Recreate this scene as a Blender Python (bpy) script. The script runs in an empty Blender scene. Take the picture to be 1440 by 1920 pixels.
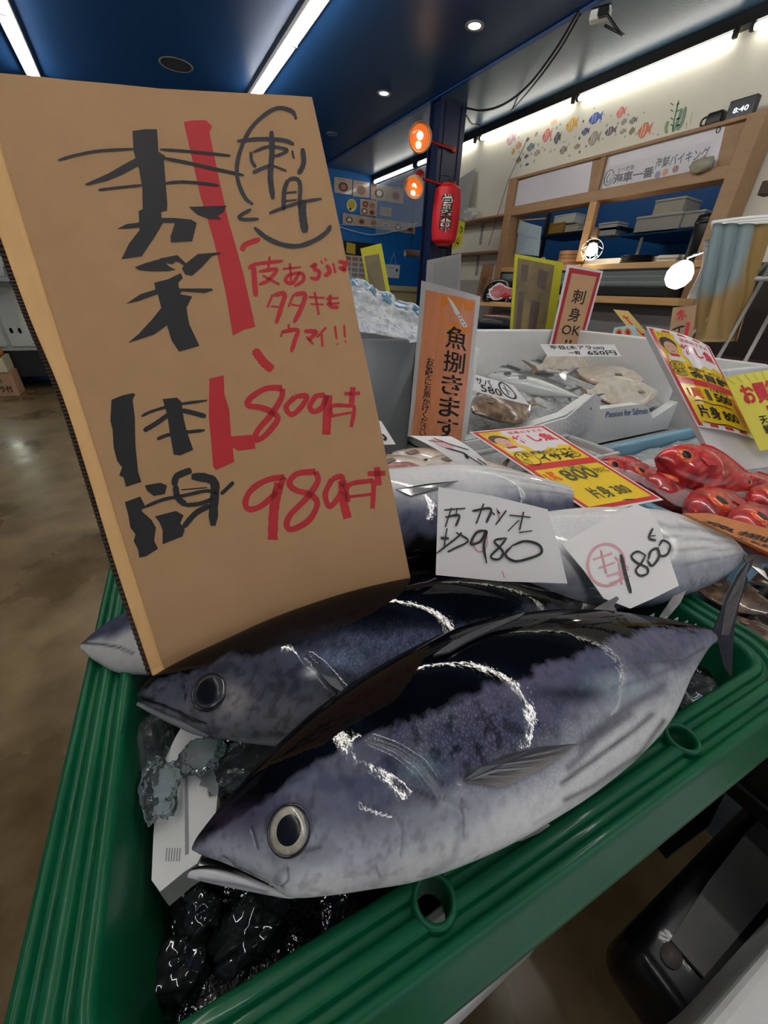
import bpy, bmesh, math, random
import numpy as np
from mathutils import Vector, Matrix
from mathutils.geometry import tessellate_polygon
random.seed(7); RNG = np.random.default_rng(5)
S = bpy.context.scene
COL = S.collection
# ------------------------------------------------------------------ camera
F, CX, CY = 720., 720., 960.            # focal length and centre of the 1440x1920 frame
OFF = np.array([0., 0., 1.2])           # eye point; all coordinates below are relative to it
def unit(v):
    v = np.asarray(v, float); return v/np.linalg.norm(v)
_down = unit([-60, 1270, 720.])
_v1 = np.array([245-720, 536-960, 720.]); _v1 = unit(_v1-_down*_v1.dot(_down))
AX, AY, AZ = np.cross(_v1, -_down), _v1, -_down
M3 = np.array([AX, AY, AZ])             # image frame -> world
def ray(px, py): return M3 @ np.array([(px-CX)/F, (py-CY)/F, 1.])
def onz(px, py, z): r = ray(px, py); return r*(z/r[2])
def onx(px, py, x): r = ray(px, py); return r*(x/r[0])
def ony(px, py, y): r = ray(px, py); return r*(y/r[1])
def onp(px, py, P, N):
    r = ray(px, py); return r*(np.dot(P, N)/np.dot(r, N))
def proj(P):
    c = np.asarray(P) @ M3; return np.stack([CX+F*c[..., 0]/c[..., 2], CY+F*c[..., 1]/c[..., 2]], -1)
def depth(P): return float((np.asarray(P) @ M3)[2])
cam = bpy.data.cameras.new('camera'); cam.sensor_fit = 'VERTICAL'; cam.sensor_height = 36; cam.lens = F/1920*36
cam.clip_start = .01; cam.clip_end = 100
co = bpy.data.objects.new('camera', cam); COL.objects.link(co)
_r, _u, _f = M3[:, 0], -M3[:, 1], M3[:, 2]
co.matrix_world = Matrix(((_r[0], _u[0], -_f[0], OFF[0]), (_r[1], _u[1], -_f[1], OFF[1]), (_r[2], _u[2], -_f[2], OFF[2]), (0, 0, 0, 1)))
S.camera = co
# ------------------------------------------------------------------ light, exposure
TUBE_W, WALL_W = 32.0, 7.0
w = bpy.data.worlds.new('world'); S.world = w; w.use_nodes = True
w.node_tree.nodes['Background'].inputs[0].default_value = (.93, .96, 1, 1)
w.node_tree.nodes['Background'].inputs[1].default_value = .8
S.view_settings.view_transform = 'Standard'; S.view_settings.look = 'None'
S.view_settings.gamma = 1; S.view_settings.use_curve_mapping = False
S.view_settings.exposure = 0.35
# ------------------------------------------------------------------ helpers
def srgb(r, g, b):
    return tuple(((c/255)/12.92 if c <= 10 else (((c/255)+.055)/1.055)**2.4) for c in (r, g, b))+(1,)
MATS = {}
def mat(name, col=(128, 128, 128), rough=.5, metal=0., spec=.5, vary=0., vscale=8., bump=0., bscale=40., coat=0., emit=None, estr=0., trans=0., alpha=1., stretch=(1, 1, 1), col2=None, attr=None, coatr=.06, ior=1.45, bdist=.002):
    if name in MATS: return MATS[name]
    m = bpy.data.materials.new(name); m.use_nodes = True; nt = m.node_tree; N = nt.nodes; L = nt.links
    b = N['Principled BSDF']; I = b.inputs
    I['Base Color'].default_value = srgb(*col); I['Roughness'].default_value = rough; I['Metallic'].default_value = metal
    I['Specular IOR Level'].default_value = spec; I['Coat Weight'].default_value = coat; I['Coat Roughness'].default_value = coatr
    I['Transmission Weight'].default_value = trans; I['Alpha'].default_value = alpha; I['IOR'].default_value = ior
    if emit: I['Emission Color'].default_value = srgb(*emit); I['Emission Strength'].default_value = estr
    tc = mp = None
    if vary or bump or col2:
        tc = N.new('ShaderNodeTexCoord'); mp = N.new('ShaderNodeMapping'); L.new(tc.outputs['Object'], mp.inputs[0])
        mp.inputs['Scale'].default_value = stretch
    src = None
    if attr:
        a = N.new('ShaderNodeAttribute'); a.attribute_name = attr; src = a.outputs['Color']
    if vary or col2:
        n = N.new('ShaderNodeTexNoise'); n.inputs['Scale'].default_value = vscale; n.inputs['Detail'].default_value = 6; n.inputs['Roughness'].default_value = .62
        L.new(mp.outputs[0], n.inputs['Vector'])
        if col2:
            rp = N.new('ShaderNodeValToRGB'); rp.color_ramp.elements[0].position = .35; rp.color_ramp.elements[1].position = .65
            rp.color_ramp.elements[0].color = srgb(*col); rp.color_ramp.elements[1].color = srgb(*col2)
            L.new(n.outputs['Fac'], rp.inputs[0]); src = rp.outputs[0]
        if vary:
            n2 = n
            if col2:
                n2 = N.new('ShaderNodeTexNoise'); n2.inputs['Scale'].default_value = vscale*4; n2.inputs['Detail'].default_value = 5; L.new(mp.outputs[0], n2.inputs['Vector'])
            mr = N.new('ShaderNodeMapRange'); mr.inputs[1].default_value = .25; mr.inputs[2].default_value = .75
            mr.inputs[3].default_value = 1-vary; mr.inputs[4].default_value = 1+vary; L.new(n2.outputs['Fac'], mr.inputs[0])
            mx = N.new('ShaderNodeMix'); mx.data_type = 'RGBA'; mx.blend_type = 'MULTIPLY'; mx.inputs[0].default_value = 1
            if src: L.new(src, mx.inputs[6])
            else: mx.inputs[6].default_value = srgb(*col)
            L.new(mr.outputs[0], mx.inputs[7]); src = mx.outputs[2]
    if src: L.new(src, I['Base Color'])
    if bump:
        n = N.new('ShaderNodeTexNoise'); n.inputs['Scale'].default_value = bscale; n.inputs['Detail'].default_value = 4; L.new(mp.outputs[0], n.inputs['Vector'])
        bp = N.new('ShaderNodeBump'); bp.inputs['Strength'].default_value = bump; bp.inputs['Distance'].default_value = bdist
        L.new(n.outputs['Fac'], bp.inputs['Height']); L.new(bp.outputs[0], I['Normal'])
        if coat: L.new(bp.outputs[0], I['Coat Normal'])
    MATS[name] = m; return m
def tag(o, label=None, cat=None, group=None, kind=None):
    if label: o['label'] = label
    if cat: o['category'] = cat
    if group: o['group'] = group
    if kind: o['kind'] = kind
    return o
def thing(name, label, cat, loc=(0, 0, 0), group=None):
    o = bpy.data.objects.new(name, None); COL.objects.link(o); o.empty_display_size = .05
    o.location = Vector(np.asarray(loc, float)+OFF); return tag(o, label, cat, group)
def base(o):
    b = np.zeros(3)
    while o is not None: b = b+np.array(o.location); o = o.parent
    return b
def mo(name, verts, faces, m, parent=None, smooth=False, cols=None, loc=None):
    """one mesh object; verts relative to the eye point"""
    v = np.asarray(verts, float).reshape(-1, 3)+OFF
    if parent is None:
        loc = v.mean(0) if loc is None else np.asarray(loc)+OFF; org = loc; l2 = org
        if loc is not None: l2 = np.array([loc[0], loc[1], v[:, 2].min()]); org = l2
    else:
        org = v.mean(0); l2 = org-base(parent)
    me = bpy.data.meshes.new(name); me.from_pydata((v-org).tolist(), [], [tuple(int(i) for i in f) for f in faces]); me.update()
    if smooth: me.polygons.foreach_set('use_smooth', np.ones(len(me.polygons), bool))
    if cols is not None:
        a = me.color_attributes.new('Col', 'FLOAT_COLOR', 'POINT'); cols = np.asarray(cols); c = np.zeros((len(v), 4)); c[:, :cols.shape[1]] = cols; a.data.foreach_set('color', c.ravel())
    if m is not None: me.materials.append(m)
    o = bpy.data.objects.new(name, me); COL.objects.link(o); o.parent = parent; o.location = Vector(l2); return o
def join(*vf):
    V = []; Fc = []; n = 0
    for v, f in vf:
        v = np.asarray(v, float).reshape(-1, 3); V.append(v); Fc += [tuple(i+n for i in q) for q in f]; n += len(v)
    return np.concatenate(V), Fc
def grid(P, closed_u=False, closed_v=False):
    P = np.asarray(P); n, k = P.shape[:2]; f = []
    for i in range(n if closed_u else n-1):
        for j in range(k if closed_v else k-1):
            f.append((i*k+j, ((i+1) % n)*k+j, ((i+1) % n)*k+(j+1) % k, i*k+(j+1) % k))
    return P.reshape(-1, 3), f
def bmvf(bm):
    bm.verts.ensure_lookup_table(); v = np.array([x.co[:] for x in bm.verts]); bm.verts.index_update()
    f = [tuple(x.index for x in q.verts) for q in bm.faces]; bm.free(); return v, f
def box(c, s, rz=0., bev=0., seg=2, rot=None):
    bm = bmesh.new(); bmesh.ops.create_cube(bm, size=1.0); bmesh.ops.scale(bm, vec=Vector(s), verts=bm.verts)
    if bev: bmesh.ops.bevel(bm, geom=bm.edges[:], offset=bev, segments=seg, affect='EDGES', profile=.5)
    v, f = bmvf(bm)
    if rot is not None: v = v @ np.asarray(rot).T
    elif rz: c_, s_ = math.cos(rz), math.sin(rz); v = v @ np.array([[c_, -s_, 0], [s_, c_, 0], [0, 0, 1]]).T
    return v+np.asarray(c), f
def box2(a, b, bev=0., seg=2):
    a = np.asarray(a, float); b = np.asarray(b, float); return box((a+b)/2, np.abs(b-a), 0, bev, seg)
def smooth_path(pts, n=8):
    p = np.asarray(pts, float)
    if len(p) < 3: return p
    q = np.vstack([2*p[0]-p[1], p, 2*p[-1]-p[-2]]); out = []
    for i in range(1, len(q)-2):
        for t in np.linspace(0, 1, n, endpoint=False):
            a, b, c, d = q[i-1], q[i], q[i+1], q[i+2]
            out.append(.5*((2*b)+(c-a)*t+(2*a-5*b+4*c-d)*t*t+(3*b-a-3*c+d)*t**3))
    out.append(p[-1]); return np.array(out)
def tube(pts, r, k=8, caps=True, sm=0):
    p = smooth_path(pts, sm) if sm else np.asarray(pts, float); n = len(p); r = np.broadcast_to(np.asarray(r, float), (n,))
    T = np.gradient(p, axis=0); T /= np.linalg.norm(T, axis=1)[:, None]+1e-12
    up = np.array([0, 0, 1.]) if abs(T[0][2]) < .9 else np.array([1., 0, 0]); R = []
    for i in range(n):
        s = unit(np.cross(T[i], up)); up = unit(np.cross(s, T[i]))
        R.append([p[i]+r[i]*(math.cos(a)*s+math.sin(a)*up) for a in np.linspace(0, 2*math.pi, k, endpoint=False)])
    v, f = grid(R, closed_v=True)
    if caps: f += [tuple(range(k))[::-1], tuple(range((n-1)*k, n*k))]
    return v, f
def frame(axis):
    a = unit(axis); h = np.array([0, 0, 1.]) if abs(a[2]) < .9 else np.array([1., 0, 0])
    x = unit(np.cross(h, a)); return x, np.cross(a, x), a
def lathe(prof, o, axis, k=24, sx=1., sy=1., xdir=None, caps=True):
    if xdir is not None:
        a = unit(axis); x = unit(np.asarray(xdir)-a*np.dot(xdir, a)); y = np.cross(a, x)
    else: x, y, a = frame(axis)
    R = [[np.asarray(o)+a*h+r*(sx*math.cos(t)*x+sy*math.sin(t)*y) for t in np.linspace(0, 2*math.pi, k, endpoint=False)] for r, h in prof]
    v, f = grid(R, closed_v=True)
    if caps and prof[0][0] > 1e-6: f.append(tuple(range(k))[::-1])
    if caps and prof[-1][0] > 1e-6: n = len(prof); f.append(tuple(range((n-1)*k, n*k)))
    return v, f
def slab(P, t):
    """closed sheet of thickness t from a grid of points (n,k,3)"""
    P = np.asarray(P); n, k = P.shape[:2]
    du = np.gradient(P, axis=0); dv = np.gradient(P, axis=1); Nn = np.cross(du, dv); Nn /= np.linalg.norm(Nn, axis=2)[..., None]+1e-12
    v, f = grid(P); v2, f2 = grid(P+Nn*t); m = n*k
    f = f+[tuple(i+m for i in q)[::-1] for q in f2]
    def ring(ids):
        for a, b in zip(ids[:-1], ids[1:]): f.append((a, a+m, b+m, b))
    ring([j for j in range(k)]); ring([i*k+k-1 for i in range(n)]); ring([(n-1)*k+j for j in range(k)][::-1]); ring([i*k for i in range(n)][::-1])
    return np.concatenate([v, v2]), f
def poly(pts, t=0., n=None):
    """filled polygon in 3-D, optionally extruded by t along n"""
    p = [Vector(q) for q in pts]; tri = tessellate_polygon([p]); v = np.array([q[:] for q in p]); k = len(p)
    f = [tuple(x) for x in tri]
    if t:
        v = np.vstack([v, v+np.asarray(n)*t]); f = [q[::-1] for q in f]+[tuple(i+k for i in q) for q in f]+[(i, (i+1) % k, (i+1) % k+k, i+k) for i in range(k)]
    return v, f
def stroke2d(pts, wd, n=5, taper=True):
    """brush stroke outline in 2-D"""
    p = smooth_path(pts, n); T = np.gradient(p, axis=0); T /= np.linalg.norm(T, axis=1)[:, None]+1e-9
    nn = np.stack([-T[:, 1], T[:, 0]], 1); s = np.linspace(0, 1, len(p))
    h = wd/2*(np.clip(.55+2.5*np.minimum(s, 1-s)*2, 0, 1) if taper else 1)*(1+.06*np.sin(s*37+pts[0][0]))
    h = np.broadcast_to(h, (len(p),))[:, None]
    return p+nn*h, p-nn*h
class Face:
    """a flat or gently bent sheet: P(u,v) with u to the right and v down"""
    def __init__(s, tl, tr, br, bl, bu=0., bv=0.):
        s.c = [np.asarray(x, float) for x in (tl, tr, br, bl)]; s.bu, s.bv = bu, bv
        s.n = unit(np.cross(s.c[3]-s.c[0], s.c[1]-s.c[0]))
    def P(s, u, v, lift=0.):
        a, b, c, d = s.c
        return (a*(1-u)+b*u)*(1-v)+(d*(1-u)+c*u)*v+s.n*(lift+s.bu*4*u*(1-u)+s.bv*4*v*(1-v))
    def inv(s, px, py):
        """(u,v) of the picture point on this sheet"""
        q = onp(px, py, s.c[0], s.n); a, b, c, d = s.c; u = v = .5
        for _ in range(12):
            r = q-((a*(1-u)+b*u)*(1-v)+(d*(1-u)+c*u)*v); du = (b-a)*(1-v)+(c-d)*v; dv = (d-a)*(1-u)+(c-b)*u
            A = np.array([[du@du, du@dv], [du@dv, dv@dv]]); x = np.linalg.solve(A, [r@du, r@dv]); u += x[0]; v += x[1]
        return u, v
    def sheet(s, name, m, parent, t=.0008, n=12):
        P = np.array([[s.P(u, v) for u in np.linspace(0, 1, n)] for v in np.linspace(0, 1, n)])
        v, f = slab(P, -t*0.999)
        N0 = np.cross(P[1, 0]-P[0, 0], P[0, 1]-P[0, 0])
        if np.dot(N0, s.n) < 0: v, f = slab(P, t)
        return mo(name, v, f, m, parent, smooth=False)
    def fill(s, name, uv, m, parent, lift=.0006):
        if s.bu or s.bv:
            bm = bmesh.new(); vs = [bm.verts.new((a, b, 0)) for a, b in uv]
            tri = tessellate_polygon([[x.co.copy() for x in vs]])
            for t in tri:
                try: bm.faces.new([vs[i] for i in t])
                except ValueError: pass
            for _ in range(2):
                long = [e for e in bm.edges if e.calc_length() > .1]
                if long: bmesh.ops.subdivide_edges(bm, edges=long, cuts=1); bmesh.ops.triangulate(bm, faces=bm.faces[:])
            v, f = bmvf(bm)
        else:
            v = np.array([(a, b, 0) for a, b in uv], float); f = [tuple(t) for t in tessellate_polygon([[Vector(q) for q in v]])]
        return mo(name, [s.P(a, b, lift) for a, b, _ in v], f, m, parent)
    def strokes(s, name, lst, m, parent, lift=.0008, aspect=1.):
        """lst of (points uv, width in v units); aspect = width/height of the sheet"""
        parts = []
        for k, (pts, wd) in enumerate(lst):
            q = np.array(pts, float); q[:, 0] *= aspect
            a, b = stroke2d(q, wd); n = len(a)
            vv = np.array([[s.P(x[0]/aspect, x[1], lift+.00003*(k % 7)) for x in (a[i], b[i])] for i in range(n)])
            parts.append(grid(vv))
        v, f = join(*parts); return mo(name, v, f, m, parent)
    def text(s, name, body, u0, v0, u1, v1, m, parent, lift=.0009, bold=0., vertical=False, shear=0., skew=0.):
        v, f = glyphs('\n'.join(body) if vertical else body, bold, shear, vertical)
        x = u0+(u1-u0)*v[:, 0]; y = v1-(v1-v0)*v[:, 1]+skew*(v[:, 0]-.5)
        return mo(name, [s.P(a, b, lift) for a, b in zip(x, y)], f, m, parent)
_gl = {}
def glyphs(body, bold=0., shear=0., vertical=False):
    key = (body, bold, shear)
    if key in _gl: return _gl[key]
    c = bpy.data.curves.new('lettering', 'FONT'); c.body = body; c.offset = bold; c.shear = shear; c.resolution_u = 2
    if vertical: c.align_x = 'CENTER'; c.space_line = .86
    o = bpy.data.objects.new('lettering', c); COL.objects.link(o)
    dg = bpy.context.evaluated_depsgraph_get(); dg.update(); me = o.evaluated_get(dg).to_mesh()
    v = np.zeros(len(me.vertices)*3); me.vertices.foreach_get('co', v); v = v.reshape(-1, 3)[:, :2]
    f = [tuple(p.vertices) for p in me.polygons]; o.evaluated_get(dg).to_mesh_clear()
    bpy.data.objects.remove(o); bpy.data.curves.remove(c)
    lo = v.min(0); hi = v.max(0); v = (v-lo)/(hi-lo); _gl[key] = (v, f); return v, f
def lean(A, B, tilt):
    """plane through the ground line A-B, leaning back by tilt; returns point and normal (towards the viewer)"""
    A = np.asarray(A); B = np.asarray(B); e = B-A; h = unit(np.cross(e, [0, 0, 1.]))
    if np.dot(h, -A) < 0: h = -h
    up = -h*math.sin(tilt)+np.array([0, 0, 1.])*math.cos(tilt); n = unit(np.cross(e, up))
    if np.dot(n, -A) < 0: n = -n
    return A, n
def face_px(quad, P, N, bu=0., bv=0.):
    return Face(*[onp(x, y, P, N) for x, y in quad], bu=bu, bv=bv)
def struct(name, vf, m, parent=None, smooth=False):
    o = mo(name, vf[0], vf[1], m, parent, smooth)
    if parent is None: o['kind'] = 'structure'
    return o
def hashn(ix, iy, iz):
    h = (ix*374761393+iy*668265263+iz*2147483647+1013904223) & 0xffffffff
    h = ((h ^ (h >> 13))*1274126177) & 0xffffffff; return ((h ^ (h >> 16)) & 0xffff)/65535.
def vnoise(p):
    p = np.asarray(p, float); i = np.floor(p).astype(np.int64); f = p-i; f = f*f*(3-2*f); out = 0
    for dx in (0, 1):
        for dy in (0, 1):
            for dz in (0, 1):
                w_ = (f[..., 0] if dx else 1-f[..., 0])*(f[..., 1] if dy else 1-f[..., 1])*(f[..., 2] if dz else 1-f[..., 2])
                out = out+w_*hashn(i[..., 0]+dx, i[..., 1]+dy, i[..., 2]+dz)
    return out
def fbm(p, o=4):
    p = np.asarray(p, float); a = .5; s = 0; t = 0
    for _ in range(o): s = s+a*vnoise(p); t += a; p = p*2.03+11.7; a *= .55
    return s/t
def blob(c, r, n=3, amp=.25, fr=2.5, seed=0, squash=(1, 1, 1)):
    bm = bmesh.new(); bmesh.ops.create_icosphere(bm, subdivisions=n, radius=1); v, f = bmvf(bm)
    d = 1+amp*2*(fbm(v*fr+seed*7.3+50)-.5); return v*d[:, None]*np.asarray(squash)*r+np.asarray(c), f
# ================================================================== the room
CE, FL = 1.62, -1.2
m_ceil = mat('ceiling_blue', (26, 66, 112), .42, spec=.5, vary=.06, vscale=1.5, bump=.05, bscale=300)
m_ceil2 = mat('ceiling_blue_gloss', (70, 104, 132), .3, spec=.6, vary=.08, vscale=2.5, bump=.25, bscale=90, bdist=.004)
m_blue = mat('blue_wall_paint', (13, 98, 172), .45, vary=.06, vscale=2)
m_cream = mat('cream_wall_paint', (214, 211, 196), .55, vary=.05, vscale=2.5)
m_grey = mat('grey_panel', (150, 150, 148), .6, vary=.05, vscale=3)
m_dark = mat('dark_room_paint', (60, 62, 66), .7, vary=.1)
m_black = mat('black_plastic', (17, 18, 20), .38, vary=.15, vscale=12)
m_navy = mat('navy_paint', (20, 30, 62), .35, vary=.12, vscale=3, bump=.05)
m_tube = mat('tube_glow', (255, 255, 255), .4, emit=(255, 250, 242), estr=TUBE_W)
m_wtube = mat('wall_tube_glow', (255, 255, 255), .4, emit=(255, 250, 238), estr=WALL_W)
m_white = mat('white_enamel', (228, 228, 226), .35)
m_wood = mat('pale_wood', (152, 119, 86), .5, vary=.16, vscale=5, stretch=(6, .6, 6), bump=.05)
m_wood2 = mat('tan_wood', (184, 144, 94), .5, vary=.16, vscale=5, stretch=(6, .6, 6))
def floor_mat():
    m = mat('wet_concrete', (98, 80, 54), .3, vary=.18, vscale=1.6, col2=(140, 120, 88), bump=.12, bscale=35, bdist=.003)
    nt = m.node_tree; N = nt.nodes; L = nt.links; b = N['Principled BSDF']; tc = [n for n in N if n.type == 'TEX_COORD'][0]
    n = N.new('ShaderNodeTexNoise'); n.inputs['Scale'].default_value = 1.6; n.inputs['Detail'].default_value = 5; L.new(tc.outputs['Object'], n.inputs[0])
    r = N.new('ShaderNodeMapRange'); r.inputs[1].default_value = .28; r.inputs[2].default_value = .72; r.inputs[3].default_value = .12; r.inputs[4].default_value = .55
    L.new(n.outputs['Fac'], r.inputs[0]); L.new(r.outputs[0], b.inputs['Roughness']); return m
struct('floor', box2((-3.4, -4.2, FL-.1), (5.8, 7.2, FL)), floor_mat())
struct('ceiling', box2((-3.4, -4.2, CE), (2.86, 7.2, CE+.1)), m_ceil)
struct('ceiling_panel', box2((2.86, -4.2, CE-.004), (5.8, 7.2, CE+.1)), m_ceil2)
struct('trim_1', box2((2.84, -4.1, CE-.012), (2.875, 7.0, CE-.0041)), mat('trim_blue', (24, 74, 140), .4))
struct('wall_back', box2((-3.4, 7.0, FL), (5.8, 7.2, CE)), m_blue)
struct('wall_left', box2((-3.4, -4.2, FL), (-3.2, 7.0, CE)), m_grey)
struct('wall_front', box2((-3.2, -4.2, 1.2), (5.8, -4.0, CE)), m_grey)      # unseen shop front, left open below the lintel for daylight fill
XW = 3.75                                    # the cream wall with the serving hatch
HY0, HY1 = 1.72, 3.93; HZ0, HZ1 = .36, .80   # hatch opening
struct('wall_right', join(box2((XW, -4, FL), (XW+.12, HY0, CE)), box2((XW, HY1, FL), (XW+.12, 5.05, CE)),
       box2((XW, HY0, HZ1), (XW+.12, HY1, CE)), box2((XW, HY0, FL), (XW+.12, HY1, HZ0))), m_cream)
struct('wall_kitchen', box2((5.6, -4, FL), (5.8, 7.0, CE)), m_blue)
# black channel with the row of wall tubes
struct('trim_2', box2((XW-.075, -3.5, CE-.065), (XW-.002, 6.99, CE-.0045)), mat('black_channel', (20, 18, 18), .45))
TZ = CE-.085
def tube_lamp(name, a, b, r, label, group, body_up=True, wide=.05, bm_=None):
    a = np.asarray(a, float); b = np.asarray(b, float); c = (a+b)/2; t = thing(name, label, 'tube light', c, group); e = unit(b-a)
    v, f = tube([a, b], r, 12); mo('glass_tube', v, f, m_wtube, t, True)
    for q, s in ((a, -1), (b, 1)):
        v, f = box(q+e*s*.012+np.array([0, 0, r*.9]), (.03, .026, r*2+.03), 0, .004); mo('lamp_holder', v, f, bm_ or m_grey, t)
    return t
ends = [(1.999-1.2, 1.999), (2.078, 3.246), (3.283, 4.48), (4.56, 5.72), (5.80, 6.95)]
where = ['white wall tube past the digital clock end of the hatch', 'white wall tube above the painted sea plants and hatch boards',
         'white wall tube above the reef fish stickers', 'white wall tube half hidden behind the navy pillar', 'white wall tube next to the blue poster wall']
for (y0, y1), l in zip(ends, where):
    tube_lamp('wall_tube_light', (XW-.05, y0+.02, TZ), (XW-.05, y1-.02, TZ), .017, l, 'tubes along the cream wall', bm_=mat('black_holder', (34, 30, 30), .5))
for y0 in (-.45, -1.7, -2.95):
    tube_lamp('wall_tube_light', (XW-.05, y0+.02, TZ), (XW-.05, y0+1.2, TZ), .017, 'white wall tube along the cream wall behind the viewer', 'tubes along the cream wall', bm_=MATS['black_holder'])
def ceil_lamp(x, y1, n, label):
    L_ = 1.21; t = thing('ceiling_tube_light', label, 'tube light', (x, y1-n*L_/2, CE-.05), 'ceiling tube rows')
    v, f = box2((x-.055, y1-n*L_, CE-.03), (x+.055, y1+.02, CE-.0005), .006); mo('fixture_body', v, f, m_white, t)
    for k in range(n):
        v, f = tube([(x, y1-k*L_-.01, CE-.055), (x, y1-(k+1)*L_+.02, CE-.055)], .015, 12); mo('glass_tube', v, f, m_tube, t, True)
        v, f = box2((x-.02, y1-k*L_-.006, CE-.075), (x+.02, y1-k*L_+.012, CE-.03), .003); mo('lamp_holder', v, f, m_white, t)
ceil_lamp(-.36, 5.95, 6, 'bare ceiling tube row ending above the wrinkled left edge of cardboard sign')
ceil_lamp(1.415, 5.15, 6, 'bare ceiling tube row ending above the middle of cardboard sign')
# downlights, speaker grille
m_chrome = mat('chrome', (210, 210, 210), .12, metal=1.)
def downlight(x, y, lit, label):
    t = thing('downlight', label, 'downlight', (x, y, CE-.004), 'recessed ceiling downlights')
    v, f = lathe([(.044, 0), (.05, -.006), (.062, -.006), (.064, 0)], (x, y, CE-.002), (0, 0, 1), 28, caps=False); mo('trim_ring', v, f, mat('ring_grey', (120, 120, 122), .35), t, True)
    v, f = lathe([(0, .0), (.02, -.001), (.044, -.003)], (x, y, CE-.0021), (0, 0, 1), 28)
    mo('reflector', v, f, mat('lit_reflector', (235, 235, 235), .3, emit=(255, 246, 232), estr=1.1) if lit else mat('dim_reflector', (120, 130, 150), .3), t, True)
downlight(2.414, 3.128, True, 'lit downlight in blue ceiling with a black cable hanging nearest it')
downlight(2.415, 4.381, True, 'lit downlight in blue ceiling above the navy pillar')
downlight(2.435, 5.661, False, 'unlit downlight in blue ceiling near the far blue wall')
t = thing('ceiling_speaker', 'round dark speaker grille set in blue ceiling above the cardboard sign', 'speaker', (.733, 4.99, CE-.004))
v, f = lathe([(.112, 0), (.128, -.006), (.134, 0)], (.733, 4.99, CE-.001), (0, 0, 1), 32); mo('grille_ring', v, f, mat('ring_dull', (120, 122, 124), .5), t, True)
v, f = lathe([(0, -.004), (.113, -.003)], (.733, 4.99, CE-.001), (0, 0, 1), 32); mo('grille', v, f, mat('grille_dark', (62, 62, 58), .7, bump=.6, bscale=400), t, True)
# ------------------------------------------------------------------ navy pillar with heat lamps and lantern
pc = onz(832, 178, CE); py0 = pc[1]; px0 = 2.87
pr = ony(877, 188, py0)[0]
t = struct('pillar', join(box2((px0, py0, FL), (pr, py0+.02, CE-.004)), box2((px0, py0+.17, FL), (pr, py0+.19, CE-.004)),
           box2((px0+.03, py0+.02, FL), (px0+.05, py0+.17, CE-.004)), box2((pr-.03, py0+.02, FL), (pr-.012, py0+.17, CE-.004)),
           box2((px0+.045, py0-.012, FL), (px0+.075, py0, CE-.03)), box2((pr-.06, py0-.012, FL), (pr-.035, py0, CE-.03))), m_navy)
t['label'] = 'navy painted steel pillar carrying two red heat lamps'
m_red = mat('red_enamel', (150, 28, 24), .35)
m_bulb = mat('amber_bulb', (150, 70, 30), .1, emit=(230, 110, 40), estr=.7, coat=.8)
m_bulb2 = mat('amber_filament', (255, 240, 200), .25, emit=(255, 226, 170), estr=9.)
def heat_lamp(px, py, y, ax, R, label, long):
    c = ony(px, py, y); ax = unit(ax); t = thing('heat_lamp', label, 'heat lamp', c, 'red heat lamps on pillar')
    v, f = lathe([(R*1.0, .0), (R*1.03, .004), (R*.97, .03), (R*.8, .07), (R*.5, .1), (R*.45, .1), (R*.75, .065), (R*.93, .02)], c-ax*.02, -ax, 28, caps=False); mo('shade', v, f, mat('shade_cream', (190, 150, 118), .5), t, True)
    v, f = lathe([(R*.47, .09), (R*.5, .1), (R*.44, .1+long), (R*.3, .11+long), (0, .112+long)], c-ax*.02, -ax, 20); mo('lamp_neck', v, f, m_red, t, True)
    v, f = lathe([(0, .022), (R*.5, .026), (R*.8, .034), (R*.84, .045)], c-ax*.02, -ax, 24); b = mo('bulb', v, f, m_bulb, t, True)
    v, f = lathe([(0, -.004), (R*.2, -.003), (R*.28, .004)], c-ax*.038+np.array([.0, 0, .012]), -ax, 14); mo('filament', v, f, m_bulb2, b, True)
    v, f = lathe([(0, -.004), (R*.16, -.003), (R*.24, .004)], c-ax*.038+np.array([-.01, 0, -R*.5]), -ax, 14); mo('filament', v, f, m_bulb2, b, True)
    e = c-ax*(.07+long)
    v, f = tube([e, e+np.array([.08, .0, .0]), (px0+.16, py0-.02, e[2]-.01)], .012, 8); mo('bracket_arm', v, f, m_red, t, True)
    v, f = box((px0+.17, py0-.02, e[2]-.01), (.05, .02, .04), 0, .004); mo('clamp', v, f, m_red, t)
heat_lamp(789, 258, py0-.16, (-.35, -.9, -.25), .105, 'glowing red heat lamp, the upper of two on navy pillar', .06)
heat_lamp(774, 356, py0-.12, (-.55, -.35, -.62), .095, 'glowing red heat lamp, the lower of two on navy pillar', .09)
# red lantern
lc = ony(836, 405, py0-.2); d = depth(lc); lr = 25*d/F; lh = 45*d/F*1.02
t = thing('paper_lantern', 'red paper lantern with black lettering on navy pillar', 'lantern', lc-np.array([0, 0, lh]))
prof = []
for k in range(49):
    s = k/48*2-1; r = lr*(1-.16*abs(s)**2.5)*(1-max(0, abs(s)-.86)/.14*.42)+.004*math.cos(k*math.pi); prof.append((r, s*lh))
v, f = lathe(prof, lc, (0, 0, 1), 32); mo('paper_body', v, f, mat('lantern_red', (196, 20, 34), .5, vary=.08), t, True)
for s in (-1, 1):
    v, f = lathe([(lr*.5, 0), (lr*.52, .012*s), (lr*.42, .02*s)], lc+np.array([0, 0, s*lh]), (0, 0, 1), 24, caps=False); mo('lantern_rim', v, f, mat('rim_dark', (58, 22, 20), .5), t, True)
tow = unit(np.array([-lc[0], -lc[1], 0])); side = unit(np.cross([0, 0, 1.], tow))
def on_lantern(a, b, R): return lc+R*(math.cos(a)*tow+math.sin(a)*side)+np.array([0, 0, b])
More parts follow.
